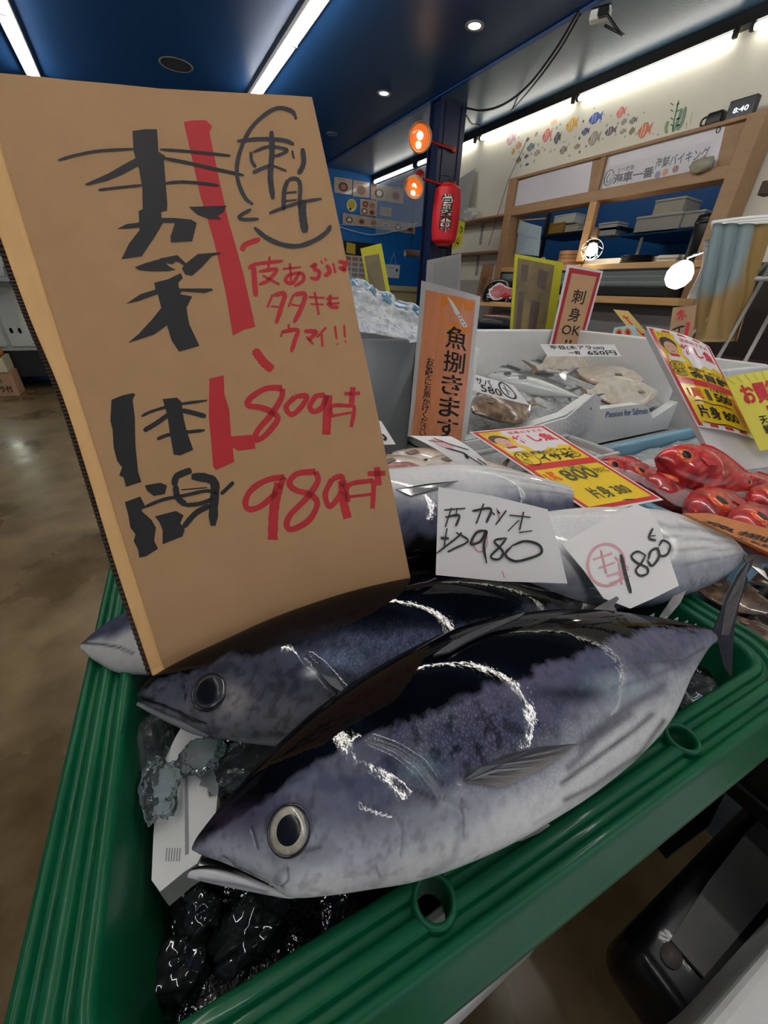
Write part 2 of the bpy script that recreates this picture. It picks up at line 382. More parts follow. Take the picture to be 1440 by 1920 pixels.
for bold, lift, mm, nm in ((.045, .005, mat('ink_white', (235, 230, 220), .6), 'lettering_outline'), (.012, .0075, mat('ink_black', (16, 15, 16), .5), 'lettering')):
    v, f = glyphs('営\n業\n中', bold, 0, True); q = []
    for x, y in v: 
        b = (y-.5)*lh*1.22; a = (x-.5)*.95; q.append(on_lantern(a, b, lr*(1-.16*abs(b/lh)**2.5)+.004+lift))
    mo(nm, q, f, mm, t)
v, f = tube([lc+(0, 0, lh), lc+(0, 0, lh+.06), (lc[0]+.02, py0-.02, lc[2]+lh+.1)], .004, 6); mo('hook_wire', v, f, m_black, t)
v, f = tube([lc-(0, 0, lh), lc-(0, 0, lh+.12)], .006, 6); mo('tassel', v, f, m_black, t)
# yellow tag behind lantern
fc = face_px([(858, 412), (872, 418), (866, 460), (846, 470)], ony(860, 440, py0-.03), np.array([0, -1., 0]))
t = thing('price_tag', 'yellow handwritten tag hanging behind the red lantern', 'tag', fc.P(.5, 1)); fc.sheet('paper', mat('tag_yellow', (206, 204, 60), .6), t)
fc.strokes('handwriting', [([(.5, .15), (.45, .4)], .1), ([(.6, .2), (.8, .3), (.6, .45)], .08), ([(.2, .65), (.3, .9)], .08), ([(.5, .6), (.4, .75), (.6, .85), (.7, .65)], .07)], MATS['ink_black'], t)
# cables
m_cable = mat('cable_black', (14, 14, 16), .45)
P0 = onz(1085, 20, CE-.02); P1 = onz(1126, 28, CE-.03)
tag(mo('power_cable', *tube([P0, onz(1040, 95, CE-.1), onz(990, 160, CE-.2), onz(945, 195, CE-.24), onz(905, 207, CE-.2), ony(876, 203, py0-.01)], .008, 6, sm=8), m_cable, None, True), 'black cable sagging from ceiling socket to the pillar top', 'cable')
tag(mo('power_cable', *tube([P0+(.02, 0, -.01), onz(1048, 95, CE-.07), onz(1000, 160, CE-.09), onx(955, 213, XW-.085)], .007, 6, sm=8), m_cable, None, True), 'black cable running from ceiling socket to the wall tubes', 'cable')
t = thing('ceiling_socket', 'white ceiling socket with black plug and looped lead', 'socket', P1)
v, f = box(P1+(0, 0, .0), (.06, .12, .05), .5, .008); mo('socket_body', v, f, m_white, t)
v, f = box(P1+(-.05, -.06, -.02), (.05, .06, .04), .5, .008); mo('plug', v, f, m_black, t)
v, f = tube([P1+(-.05, -.08, -.03), P1+(.0, -.16, -.12), P1+(.1, -.12, -.1), P1+(.06, 0, -.03)], .008, 6, sm=8); mo('looped_lead', v, f, m_cable, t, True)
tag(mo('power_cable', *tube([ony(875, 217, py0), ony(885, 232, py0+.1), onx(903, 236, XW-.06)], .007, 6, sm=6), m_cable, None, True), 'short black cable from pillar side to the wall tubes', 'cable')
tag(mo('hanging_wire', *tube([onx(988, 262, XW-.02), onx(952, 340, XW-.12), onx(916, 460, XW-.22)], .003, 5), m_cable, None), 'thin dark wire from wall hook down to the wall shelf', 'wire')
# ------------------------------------------------------------------ blue wall: posters, calendar, cord
YB = 6.99
m_paper = mat('poster_paper', (176, 160, 142), .3, vary=.1, vscale=9, coat=.5)
m_dish = [mat('dish_brown', (92, 52, 44), .5, vary=.3, vscale=40), mat('dish_pink', (172, 104, 92), .5, vary=.2, vscale=40), mat('dish_grey', (120, 122, 112), .5, vary=.3, vscale=40), mat('dish_white', (206, 200, 190), .5, vary=.2, vscale=60)]
def wallface(q): return face_px(q, np.array([0, YB, 0]), np.array([0, -1., 0]))
def zz(pts, ox, oy, k): return [(ox+x/k, oy+y/k) for x, y in pts]
posters = [([(50, 225), (292, 262), (285, 472), (48, 440)], 'poster of a dark bowl, nearest the cardboard sign in its row'), ([(303, 268), (527, 305), (522, 515), (300, 490)], 'poster of a dark bowl, second from cardboard sign in its row'),
           ([(548, 310), (770, 345), (765, 560), (538, 530)], 'creased glossy poster beside the one under the wall tube'), ([(772, 350), (995, 380), (980, 595), (768, 562)], 'creased glossy poster below the end of wall tube'),
           ([(400, 525), (630, 550), (620, 765), (398, 735)], 'square poster with several small dishes on blue wall'), ([(668, 625), (825, 648), (818, 765), (662, 745)], 'small plain card alone below the creased posters')]
strip = [(165, 715, 338, 740), (338, 740, 500, 765), (500, 765, 665, 790), (665, 790, 832, 815), (832, 815, 990, 840), (990, 840, 1145, 862)]
names = ['first', 'second', 'third', 'fourth', 'fifth', 'last']
for k, (a, b, c, d) in enumerate(strip): posters.append(([(a, b), (c, d), (c-4, d+140), (a-3, b+145)], 'menu photo, %s from cardboard sign in the joined strip' % names[k]))
for k, (q, l) in enumerate(posters):
    fc = wallface(zz(q, 620, 300, 7.2)); t = thing('wall_poster', l, 'poster', fc.P(.5, 1), 'food photos on the blue wall'); fc.sheet('paper', m_paper, t, .002, 3)
    if k == 5:
        fc.strokes('lettering', [([(.2, .3+.2*i), (.8, .3+.2*i)], .07) for i in range(3)], mat('ink_brown', (110, 90, 70), .6), t, aspect=1.2); continue
    cs = [(.3, .3, .2), (.7, .35, .2), (.25, .75, .2), (.7, .78, .2)] if k == 4 else [(.5, .56, .3)]
    for i, (u, v_, r) in enumerate(cs):
        for rr, mm, lf in ((1., m_dish[(k+i) % 2 if k < 6 else (k-6) % 4], .003), (.62, m_dish[(k+i+1) % 4], .004)):
            fc.fill('dish_print', [(u+r*rr*math.cos(a)*.9, v_+r*rr*math.sin(a)) for a in np.linspace(0, 2*math.pi, 15)[:-1]], mm, t, lf)
    fc.strokes('lettering', [([(.2, .12), (.6, .12)], .06)], mat('ink_brown', (110, 90, 70), .6), t)
fc = wallface(zz([(215, 525), (350, 525), (350, 700), (215, 700)], 620, 300, 7.2)); t = thing('oval_sticker', 'yellow oval sticker on the blue wall', 'sticker', fc.P(.5, 1))
o = fc.fill('backing', [(.5+.5*math.cos(a), .5+.5*math.sin(a)) for a in np.linspace(0, 2*math.pi, 25)[:-1]], mat('sticker_pale', (214, 208, 150), .5), t, .002)
fc.fill('print', [(.5+.38*math.cos(a), .42+.36*math.sin(a)) for a in np.linspace(0, 2*math.pi, 21)[:-1]], mat('sticker_yellow', (190, 168, 50), .5), t, .003)
fc.fill('print', [(.35+.12*math.cos(a), .78+.1*math.sin(a)) for a in np.linspace(0, 2*math.pi, 13)[:-1]], MATS['ink_black'], t, .004)
# calendar
fc = wallface(zz([(175, 1085), (660, 1140), (650, 1730), (150, 1690)], 620, 300, 7.2)); t = thing('wall_calendar', 'printed calendar sheet with black header on blue wall', 'calendar', fc.P(.5, 1))
fc.sheet('paper', mat('calendar_paper', (188, 186, 184), .5), t, .002, 3); fc.fill('header', [(0, 0), (1, 0), (1, .3), (0, .3)], MATS['ink_black'], t, .003)
fc.fill('header_print', [(.08, .03), (.32, .05), (.32, .28), (.08, .26)], mat('sticker_yellow', (190, 168, 50), .5), t, .004)
for r in range(5):
    for c in range(5): fc.fill('cell_print', [(.06+.19*c, .34+.12*r), (.21+.19*c, .34+.12*r), (.21+.19*c, .42+.12*r), (.06+.19*c, .42+.12*r)], mat('cell_grey', (140, 132, 132), .6) if r else m_dish[1], t, .003)
# hanging white plate
fc = wallface(zz([(740, 1405), (938, 1420), (920, 1600), (765, 1585)], 620, 300, 7.2)); t = thing('hanging_plate', 'small white plate hung by a string on blue wall', 'sign', fc.P(.5, 1)); fc.sheet('plate', mat('plate_white', (204, 208, 208), .4), t, .004, 3)
fc.fill('plate_print', [(.78+.07*math.cos(a), .4+.14*math.sin(a)) for a in np.linspace(0, 6.28, 13)[:-1]], MATS['ink_black'], t, .005); fc.strokes('lettering', [([(.2, .22), (.55, .26)], .06)], mat('ink_brown', (110, 90, 70), .6), t, .005)
q = [onp(*zz([p], 620, 300, 7.2)[0], np.array([0, YB-.01, 0]), np.array([0, -1., 0])) for p in ((800, 1405), (855, 1250), (885, 1410))]
v, f = tube(q, .003, 5); mo('string', v, f, MATS['plate_white'], t)
q = [onp(*zz([p], 620, 300, 7.2)[0], np.array([0, YB-.03, 0]), np.array([0, -1., 0])) for p in ((100, 895), (250, 945), (450, 995), (560, 1010), (740, 990), (900, 955), (1000, 940), (1080, 890))]
tag(mo('hanging_rope', *tube(q, .006, 6, sm=6), mat('cord_white', (196, 214, 226), .5), None, True), 'white cord drooping across the blue wall', 'cord')
q = [onp(*zz([p], 620, 300, 7.2)[0], np.array([0, YB-.03, 0]), np.array([0, -1., 0])) for p in ((100, 868), (400, 885), (1000, 890), (1190, 850))]
tag(mo('hanging_rope', *tube(q, .005, 6), MATS['cord_white'], None, True), 'white cord stretched straight over the menu photo strip', 'cord')
c = ony(770, 475, 6.2); t = thing('paper_roll', 'brown paper roll hanging by a wire beside pillar', 'roll', c-(0, 0, .06))
v, f = tube([c+(-.1, 0, 0), c+(.45, 0, -.0)], .05, 16); mo('roll', v, f, mat('kraft_roll', (160, 132, 110), .6), t, True); v, f = tube([c+(0, 0, .05), (c[0], c[1], CE-.005)], .005, 5); mo('wire', v, f, m_black, t)
# back counter under blue wall
a = ony(720, 532, 6.6); struct('wall_back_counter', join(box2((2.2, 6.5, FL), (5.5, 6.98, a[2]-.1)), box2((2.15, 6.45, a[2]-.1), (5.5, 6.98, a[2]-.02), .01)), mat('counter_cream', (176, 166, 120), .5))
# clear hanging sheet by the far tube
pl = np.array([XW-.02, 0, 0]); fc = Face(onx(706, 346, XW-.02), onx(795, 306, XW-.02), onx(795, 420, XW-.02), onx(716, 420, XW-.02)); 
fc = Face((XW-.03, 6.9, CE-.12), (XW-.03, 5.1, CE-.12), (XW-.03, 5.1, .85), (XW-.03, 6.9, .85), bu=.02)
m_film = mat('clear_film', (235, 240, 245), .12, spec=.6, trans=0., alpha=.18, bump=.5, bscale=8, bdist=.03)
t = thing('plastic_curtain', 'clear plastic sheet hanging under the far wall tubes', 'curtain', fc.P(.5, 1)); fc.sheet('film', m_film, t, .001, 10)

for y0 in (1.9, 3.3):  # unseen tubes added to brighten the dark kitchen
    t = thing('kitchen_fill_tube', 'added fill tube on the kitchen ceiling behind the hatch, %s end' % ('near' if y0 < 2 else 'far'), 'tube light', (4.5, y0+.6, CE-.06), 'added kitchen fill tubes')
    v, f = tube([(4.5, y0, CE-.06), (4.5, y0+1.2, CE-.06)], .02, 12); mo('glass_tube', v, f, m_wtube, t, True); v, f = box2((4.45, y0-.02, CE-.035), (4.55, y0+1.22, CE-.0045)); mo('fixture_body', v, f, m_white, t)
# ================================================================== cream wall: reef stickers
def stick_face(cx, cy, wd, hd):
    x = XW-.0005
    c = onx(cx, cy, x); k = depth(c)/F
    W_, H_ = wd*k*1.35, hd*k
    return Face(c+(0, W_/2, H_/2), c+(0, -W_/2, H_/2), c+(0, -W_/2, -H_/2), c+(0, W_/2, -H_/2))
FISHSHAPE = [(0, .5), (.12, .3), (.35, .1), (.6, .12), (.78, .36), (1, .15), (.95, .5), (1, .85), (.78, .62), (.6, .88), (.35, .9), (.12, .7)]
ROUND = [(.5+.5*math.cos(a), .5+.5*math.sin(a)) for a in np.linspace(0, 2*math.pi, 15)[:-1]]
def zs(x, y): return 930+x/7.2, 180+y/7.2
def zt(x, y): return 1080+x/6.545, 180+y/6.545
ST = [(zs(205, 580), 18, 22, (176, 140, 146), 'large dusty pink disc fish'), (zs(305, 665), 11, 13, (200, 120, 70), 'orange angelfish'), (zs(235, 755), 7, 13, (196, 140, 60), 'narrow amber fish'),
      (zs(545, 520), 6, 10, (176, 130, 130), 'tiny pink and white fish'), (zs(690, 530), 17, 24, (206, 92, 80), 'coral red fish with orange belly'), (zs(780, 350), 10, 10, (214, 160, 100), 'small pale orange fish'),
      (zs(470, 690), 14, 15, (66, 88, 104), 'slate blue fish'), (zs(410, 815), 8, 8, (70, 60, 66), 'small dark fish'), (zs(555, 770), 11, 12, (140, 128, 116), 'grey brown fish'), (zs(420, 928), 7, 6, (36, 44, 84), 'tiny navy fish'),
      (zs(305, 865), 10, 12, (70, 60, 40), 'brown striped fish on the thin wire'), (zs(428, 590), 6, 9, (86, 76, 60), 'tiny brown fish at the wire hook'), (zs(830, 565), 12, 21, (40, 40, 42), 'black and white banner fish'), (zs(1025, 385), 20, 24, (226, 160, 40), 'bright yellow butterfly fish'),
      (zs(910, 730), 13, 15, (104, 92, 70), 'brown fish with pale belly'), (zs(1095, 680), 10, 10, (130, 90, 64), 'little brown round fish'), (zt(240, 270), 22, 20, (34, 66, 160), 'bright blue tang'), (zt(118, 435), 13, 13, (28, 44, 104), 'navy and white fish'),
      (zt(225, 520), 20, 26, (140, 130, 110), 'grey striped fish with red eye patch'), (zt(425, 430), 18, 16, (74, 68, 80), 'dark violet fish'), (zt(555, 200), 14, 20, (214, 92, 84), 'pinkish red oval fish'), (zt(590, 315), 9, 12, (130, 128, 118), 'small grey fish'),
      (zt(705, 300), 12, 12, (92, 76, 88), 'small plum fish'), (zt(577, 435), 10, 10, (136, 112, 92), 'small beige heart-shaped fish'), (zt(688, 430), 9, 14, (110, 100, 70), 'small olive fish'), (zt(842, 420), 20, 28, (200, 96, 50), 'large red and yellow striped fish')]
for (cx, cy), wd, hd, c, l in ST:
    fc = stick_face(cx, cy, wd, hd); t = thing('fish_sticker', l+' sticker on cream wall', 'sticker', fc.P(.5, 1), 'reef fish stickers')
    c = tuple(int(q*.72+56) for q in c); m1 = mat('stk_%d_%d_%d' % c, c, .5, vary=.35, vscale=70)
    fc.fill('fish_print', FISHSHAPE if wd > 7 else [(u, v*.9) for u, v in FISHSHAPE], m1, t, .0006)
    c2 = tuple(min(255, int(q*.5+120)) for q in c); m2 = mat('stk2_%d_%d_%d' % c2, c2, .5)
    if wd >= 10:
        for u in (.25, .45): fc.fill('stripe_print', [(u, .22), (u+.07, .2), (u+.1, .5), (u+.07, .8), (u, .76), (u+.03, .5)], m2, t, .001)
        fc.fill('eye_print', [(.13+.03*math.cos(a), .45+.04*math.sin(a)) for a in np.linspace(0, 6.28, 9)[:-1]], MATS['ink_black'], t, .0012)
m_bub = mat('bubble_print', (150, 170, 166), .5)
bubs = [zs(*p) for p in ((310, 560), (310, 755), (235, 855), (365, 780), (475, 780), (515, 880), (570, 655), (630, 695), (660, 725), (735, 750), (795, 725), (820, 430), (920, 620), (990, 650), (1065, 550), (1130, 570), (1180, 335), (1220, 680), (990, 805), (1130, 755), (335, 945), (740, 590), (870, 385))]+[zt(*p) for p in ((835, 205), (640, 230), (430, 245), (345, 230), (515, 335), (380, 360), (490, 475), (600, 500), (330, 525), (740, 465), (945, 465), (1005, 475), (120, 615), (45, 690), (90, 310), (40, 520), (300, 315), (225, 150))]
for k, (cx, cy) in enumerate(bubs):
    r = 2+1.6*hashn(np.int64(k), np.int64(3), np.int64(1)); fc = stick_face(cx, cy, r, r*1.3)
    tag(fc.fill('bubble_sticker', ROUND, m_bub, None, .0006), 'tiny pale green bubble sticker among the reef fish', 'sticker', 'bubble stickers')
# sea plants
def plant(name, paths, c, label):
    m1 = mat('plant_%d' % c[1], c, .5, vary=.2, vscale=40); t = thing(name, label, 'sticker', onx(*paths[0][0][0], XW-.001), 'sea plant stickers')
    for pts, wd in paths:
        a, b = stroke2d(np.array(pts), wd); vv = np.array([[onx(x[0], x[1], XW-.0015) for x in (a[i], b[i])] for i in range(len(a))]); v, f = grid(vv); mo('leaf_print', v, f, m1, t)
plant('sea_plant_sticker', [([zt(1180, 430), zt(1215, 250), zt(1260, 50)], 2.5)]+[([zt(1215+20*s, y), zt(1215+55*s, y-22)], 5) for y in (110, 190, 290, 370) for s in (-1, 1)], (86, 130, 92), 'green leafy sea plant sticker with paired leaves')
plant('sea_plant_sticker', [([zt(1190, 440), zt(1270, 260), zt(1300, 150)], 6), ([zt(1240, 420), zt(1310, 300), zt(1350, 130)], 6)], (116, 142, 122), 'grey green ribbon seaweed sticker')
plant('sea_plant_sticker', [([zt(1110, 460), zt(1105, 390), zt(1130, 310)], 6), ([zt(1355, 400), zt(1360, 330)], 2), ([zt(1400, 350), zt(1425, 200)], 1.5)], (128, 160, 100), 'pale green thin grass blade sticker')
# ------------------------------------------------------------------ wooden serving hatch frame
XF = 3.55
t = thing('hatch_frame', 'pale wooden frame around the serving hatch with white boards', 'frame', (XF, 2.7, HZ0-.6))
ytop = onx(1430, 210, XF); ZT = 1.065; ZB0, ZB1 = .755, .83
yl = 3.76; yr = 1.66
def part(n, vf, m, p=t): return mo(n, vf[0], vf[1], m, p)
part('top_board', box2((XF, yr, ZT-.02), (XW-.001, yl, ZT), .003), m_wood)
part('lower_beam', box2((XF, yr, ZB0), (XF+.16, yl, ZB1), .004), m_wood)
part('back_panel', box2((XF+.03, yr, ZB1), (XF+.045, yl, ZT-.02)), m_wood)
part('post', box2((XF-.006, yl-.1, HZ0-1.0), (XF+.19, yl+.002, ZT-.001), .004), m_wood)
part('post', box2((XF-.006, yr-.002, HZ0-1.2), (XF+.19, yr+.1, ZT-.001), .004), m_wood)
ym = onx(1123, 330, XF)[1]; part('divider', box2((XF, ym-.022, ZB1), (XF+.03, ym+.022, ZT-.02), .002), m_wood)
ym2 = onx(1100, 430, XF)[1]; part('thin_post', box2((XF, ym2-.035, .33), (XF+.05, ym2+.035, ZB0), .003), m_wood2)
zs_ = onx(1150, 494, XF)[2]; part('sill', box2((XF-.02, yr, zs_-.045), (XW+.3, yl-.1, zs_), .004), m_wood2)
# white boards with writing
m_board = mat('white_board', (196, 194, 202), .28, vary=.03)
fL = face_px([(972, 340), (1112, 296), (1100, 378), (962, 400)], np.array([XF+.028, 0, 0]), np.array([-1., 0, 0]))
t2 = thing('white_board', 'blank white board in hatch frame, beside the lettered board', 'board', fL.P(.5, 1)); fL.sheet('panel', m_board, t2, .002, 3)
fR = face_px([(1134, 290), (1362, 228), (1336, 338), (1116, 374)], np.array([XF+.028, 0, 0]), np.array([-1., 0, 0]))
t2 = thing('white_board', 'white board lettered with the buffet notice in hatch frame', 'board', fR.P(.5, 1)); fR.sheet('panel', m_board, t2, .002, 3)
ink = MATS['ink_black']
def ftxt(s, x0, y0, x1, y1, bold=0., m=ink, p=t2, sk=0., face=None, lift=.0015, shear=0.):
    fc = face or fR; a = fc.inv(x0, y0); b = fc.inv(x1, y1); fc.text('lettering', s, a[0], min(a[1], b[1]), b[0], max(a[1], b[1]), m, p, lift, bold, False, shear)
fR.text('lettering', '食べ放題', .17, .38, .33, .48, ink, t2, .0015, .01)
fR.text('lettering', '海車一番', .15, .50, .52, .72, ink, t2, .0015, .03)
fR.text('lettering', '海鮮バイキング', .52, .36, .93, .58, ink, t2, .0015, .012)
fR.text('lettering', 'ランチスタートの為しばらく中止です。', .06, .80, .66, .93, ink, t2, .0015, .006)
fR.text('lettering', '0', .94, .05, .975, .17, ink, t2, .0015, .01)
fR.strokes('logo_ring', [([(.1+.045*math.cos(a), .55+.17*math.sin(a)) for a in np.linspace(0, 6.2, 14)], .022), ([(.1+.02*math.cos(a), .57+.09*math.sin(a)) for a in np.linspace(0, 5, 10)], .02)], mat('ink_grey', (90, 92, 100), .5), t2, .0015, 2.0)
for u, v_, c in ((.56, .7, (120, 118, 150)), (.62, .68, (196, 130, 60)), (.7, .66, (150, 70, 56)), (.84, .64, (140, 90, 74))): fR.fill('food_print', [(u+.025*math.cos(a), v_+.075*math.sin(a)) for a in np.linspace(0, 6.28, 13)[:-1]], mat('food_%d' % c[0], c, .5), t2, .0012)
fF = Face(fR.P(.09, .3, .004), fR.P(.95, .27, .006), fR.P(.95, .76, .004), fR.P(.09, .78, .006), bu=.004)
t3 = thing('plastic_sleeve', 'crumpled clear plastic sleeve over the buffet notice', 'sleeve', fF.P(.5, 1)); fF.sheet('film', mat('sleeve_film', (240, 240, 245), .08, spec=.8, alpha=.12, bump=1., bscale=16, bdist=.02), t3, .0006, 20)
c = fR.P(.93, .72, .05); v, f = blob(c, .06, 3, .4, 3, 4, (.5, 1.2, .7)); tag(mo('taped_pouch', v, f, mat('pouch_grey', (150, 146, 128), .35, vary=.2), None, True), 'small grey pouch taped at the end of buffet notice', 'pouch')
# on top of the frame
c = onx(1345, 214, XF+.08); c[2] = ZT; t2 = thing('handled_cup', 'black cup with a side handle on top of hatch frame', 'cup', c)
v, f = box(c+(0, 0, .04), (.07, .1, .08), 0, .018, 3); mo('body', v, f, m_black, t2, True); v, f = tube([c+(0, .05, .02), c+(0, .085, .03), c+(0, .085, .06), c+(0, .05, .07)], .006, 6, sm=4); mo('handle', v, f, m_black, t2, True)
c = onx(1390, 210, XF+.06); c[2] = ZT; t2 = thing('digital_clock', 'black digital clock reading 8:40 on top of hatch frame', 'clock', c)
v, f = box(c+(0, 0, .05), (.05, .15, .1), 0, .006); mo('case', v, f, mat('clock_black', (16, 20, 34), .25), t2)
fc = Face(c+(-.026, .075, .1), c+(-.026, -.075, .1), c+(-.026, -.075, 0), c+(-.026, .075, 0)); fc.text('lit_digits', '8:40', .25, .42, .8, .68, mat('digit_glow', (235, 240, 255), .4, emit=(235, 240, 255), estr=1.2), t2, .0008, .008)
# wall shelves left of the frame
for k, (a, b, l) in enumerate(((onx(868, 417, XW-.2), onx(938, 399, XW-.2), 'upper wooden wall shelf beside the hatch frame'), (onx(860, 480, XW-.2), onx(928, 463, XW-.2), 'lower wooden wall shelf beside the hatch frame'))):
    z = (a[2]+b[2])/2; t2 = thing('wall_shelf', l, 'shelf', (XW-.1, 4.2, z-.2), 'wall shelves')
    v, f = box2((XW-.2, yl+.0, z-.018), (XW-.001, 4.9, z), .002); mo('shelf_board', v, f, m_wood, t2)
    v, f = join(box2((XW-.15, 4.28, z-.03), (XW-.002, 4.31, z-.018)), box2((XW-.015, 4.28, z-.22), (XW-.002, 4.31, z-.018))); mo('bracket', v, f, m_grey, t2)
z1 = onx(868, 417, XW-.2)[2]
fc = Face((XW-.12, 4.85, z1+.42), (XW-.05, 4.5, z1+.52), (XW-.15, 4.45, z1), (XW-.17, 4.9, z1)); t2 = thing('grey_sheet', 'grey stiff sheet leaning on the upper wall shelf', 'sheet', fc.P(.5, 1)); fc.sheet('sheet', m_grey, t2, .004, 3)
v, f = blob((XW-.12, 4.42, z1+.07), .09, 3, .5, 3.5, 2, (.8, 1.3, .8)); tag(mo('plastic_bag', v, f, mat('bag_clear', (220, 222, 220), .15, alpha=.55, bump=.8, bscale=30, bdist=.01), None), 'crumpled clear plastic bag on the upper wall shelf', 'bag')
fc = Face((XW-.02, 4.9, -.02), (XW-.02, 3.85, -.02), (XW-.02, 3.85, .4), (XW-.02, 4.9, .4)); 
# carp-patterned helmet-like board and crates on the counter left of hatch
cz = onx(890, 563, XF-.05)[2]
t2 = thing('side_counter', 'brown wooden ledge below the wall shelves', 'shelf', (XF-.4, 3.6, FL)); v, f = box2((XF-.55, 2.9, cz-.04), (XF-.225, 3.95, cz), .004); mo('ledge', v, f, m_wood2, t2); v, f = box2((XF-.42, 3.7, FL), (XF-.3, 3.82, cz-.04)); mo('support', v, f, mat('dark_wood', (92, 66, 46), .6, vary=.2), t2)
c = onx(935, 545, XF-.36); t2 = thing('painted_helmet', 'black helmet painted with a pink carp on the ledge', 'helmet', (c[0], c[1], cz))
prof_h = [(0.001, .235), (.09, .228), (.16, .195), (.205, .135), (.225, .067), (.232, 0)]
v, f = lathe([(a*.72, b*.85) for a, b in prof_h], (c[0], c[1]-.05, cz), (0, 0, 1), 32, 1., 1.25); mo('shell', v, f, mat('helmet_black', (18, 18, 22), .2, coat=.6), t2, True)
hc = np.array([c[0], c[1]-.05, cz])
def helm(a, h, lift=.004):
    r = float(np.interp(h, [0, .057, .115, .166, .194, .2], [.167, .162, .148, .115, .065, 0.001]))+lift; ax, ay, _ = frame((0, 0, 1)); return hc+np.array([0, 0, h])+r*(math.cos(a)*ax+1.25*math.sin(a)*ay)
tow = math.atan2(-hc[1], -hc[0]); ax, ay, _ = frame((0, 0, 1)); a0 = math.atan2(np.dot([math.cos(tow), math.sin(tow), 0], ay), np.dot([math.cos(tow), math.sin(tow), 0], ax))
for j, (mm, lf, sc) in enumerate(((mat('carp_white', (206, 190, 190), .4), .003, 1.), (mat('carp_pink', (168, 92, 98), .4, vary=.4, vscale=60), .005, .78), (mat('carp_red', (160, 20, 44), .4), .006, .36))):
    q = [helm(a0+.1+.75*sc*math.cos(t_)+(.25 if j == 2 else 0), .085-(.03 if j == 2 else 0)+.063*sc*math.sin(t_)*(1+.3*math.cos(3*t_)), lf) for t_ in np.linspace(0, 2*math.pi, 28)[:-1]]
    cc = np.mean(q, 0); cc = helm(a0+.1+(.25 if j == 2 else 0), .085-(.03 if j == 2 else 0), lf+.008); v = q+[cc]; mo('carp_print', v, [(i, (i+1) % 27, 27) for i in range(27)], mm, t2)
c2 = onx(935, 603, 1.75); c2[2] = -.1; t2 = thing('painted_tray', 'lidded tray with carp print behind the foam box', 'tray', c2-(0, 0, .044))
v, f = lathe([(.0, .022), (.07, .018), (.1, 0), (.1, -.044), (0, -.044)], c2, (0, 0, 1), 28, 1, 1.3); mo('tray_body', v, f, m_black, t2, True)
v, f = lathe([(.0, .024), (.04, .022), (.065, .019)], c2+(0, .02, .001), (0, 0, 1), 20, 1, 1.4); mo('carp_print', v, f, MATS['carp_pink'], t2, True)
fc = face_px([(905, 497), (925, 495), (911, 566), (890, 568)], np.array([XF-.3, 0, 0]), np.array([-1., 0, 0])); t2 = thing('wooden_plaque', 'narrow dark wooden plaque leaning by the frame post', 'plaque', fc.P(.5, 1)); fc.sheet('plaque', mat('plaque_wood', (118, 86, 58), .5, vary=.2), t2, .015, 3); fc.text('lettering', '鮮魚', .25, .3, .75, .8, ink, t2, .001, 0, True)
struct('wall_lower_panel', box2((XW-.012, HY0-.3, FL), (XW-.0005, 4.9, cz+.22)), mat('lower_panel', (168, 164, 158), .6))
# ------------------------------------------------------------------ glass case and things in the hatch
zc0 = onx(1150, 556, XF-.05)[2]
t2 = thing('counter_ledge', 'tan wooden ledge carrying the black glass case', 'shelf', (XF, 2.6, zc0-.06)); v, f = box2((XF-.22, yr, zc0-.05), (XF+.1, yl-.12, zc0), .004); mo('ledge', v, f, m_wood2, t2)
struct('wall_counter_front', box2((XF-.05, yr, FL), (XF+.02, yl-.1, zc0-.05)), mat('counter_grey', (112, 110, 110), .6))
t2 = thing('sushi_case', 'long black glass display case on the counter ledge', 'display case', (XF-.02, 2.5, zc0)); zt_ = zs_-.05
v, f = box2((XF-.2, yr+.12, zc0), (XF+.0, yl-.3, zc0+.075), .01); mo('case_base', v, f, m_black, t2)
v, f = box2((XF-.16, yr+.12, zt_-.03), (XF+.0, yl-.3, zt_), .008); mo('case_top', v, f, m_black, t2)
v, f = box2((XF-.03, yr+.13, zc0+.07), (XF-.02, yl-.31, zt_-.03)); mo('case_back', v, f, mat('case_dim', (70, 78, 74), .3), t2)
for k in range(3): v, f = tube([(XF-.12, yr+.14, zc0+.1+.04*k), (XF-.12, yl-.32, zc0+.1+.04*k)], .004, 6); mo('chrome_rail', v, f, mat('rail_bright', (225, 225, 220), .2, metal=.6), t2)
v, f = box2((XF-.19, yr+.13, zc0+.075), (XF-.186, yl-.31, zt_-.02)); mo('glass_front', v, f, mat('case_glass', (200, 210, 210), .05, alpha=.15), t2)
for s in (yr+.12, yl-.3): v, f = box((XF-.1, s, (zc0+zt_)/2), (.2, .02, zt_-zc0), 0, .004); mo('case_end', v, f, m_black, t2)
# kitchen rear
m_foam = mat('white_foam', (222, 222, 220), .6, vary=.04, vscale=30, bump=.25, bscale=160)
m_carton = mat('white_carton', (198, 192, 180), .6, vary=.05)
def kbox(name, px0, py0, px1, py1, x, dp, m, label, cat='box', lid=True, rz=0.):
    a = onx((px0+px1)/2, py0, x); b = onx((px0+px1)/2, py1, x); l = onx(px0, (py0+py1)/2, x); r = onx(px1, (py0+py1)/2, x)
    W_ = abs(l[1]-r[1]); H_ = a[2]-b[2]; c = np.array([x+dp/2, (l[1]+r[1])/2, b[2]]); t = thing(name, label, cat, c)
    v, f = box(c+(0, 0, H_*.42), (dp, W_*.96, H_*.84), rz, .006); mo('body', v, f, m, t)
    if lid: v, f = box(c+(0, 0, H_*.92), (dp*1.02, W_, H_*.16), rz, .006); mo('lid', v, f, m, t)
    return c, H_
XK = 4.9
zk = onx(1060, 438, XK)[2]
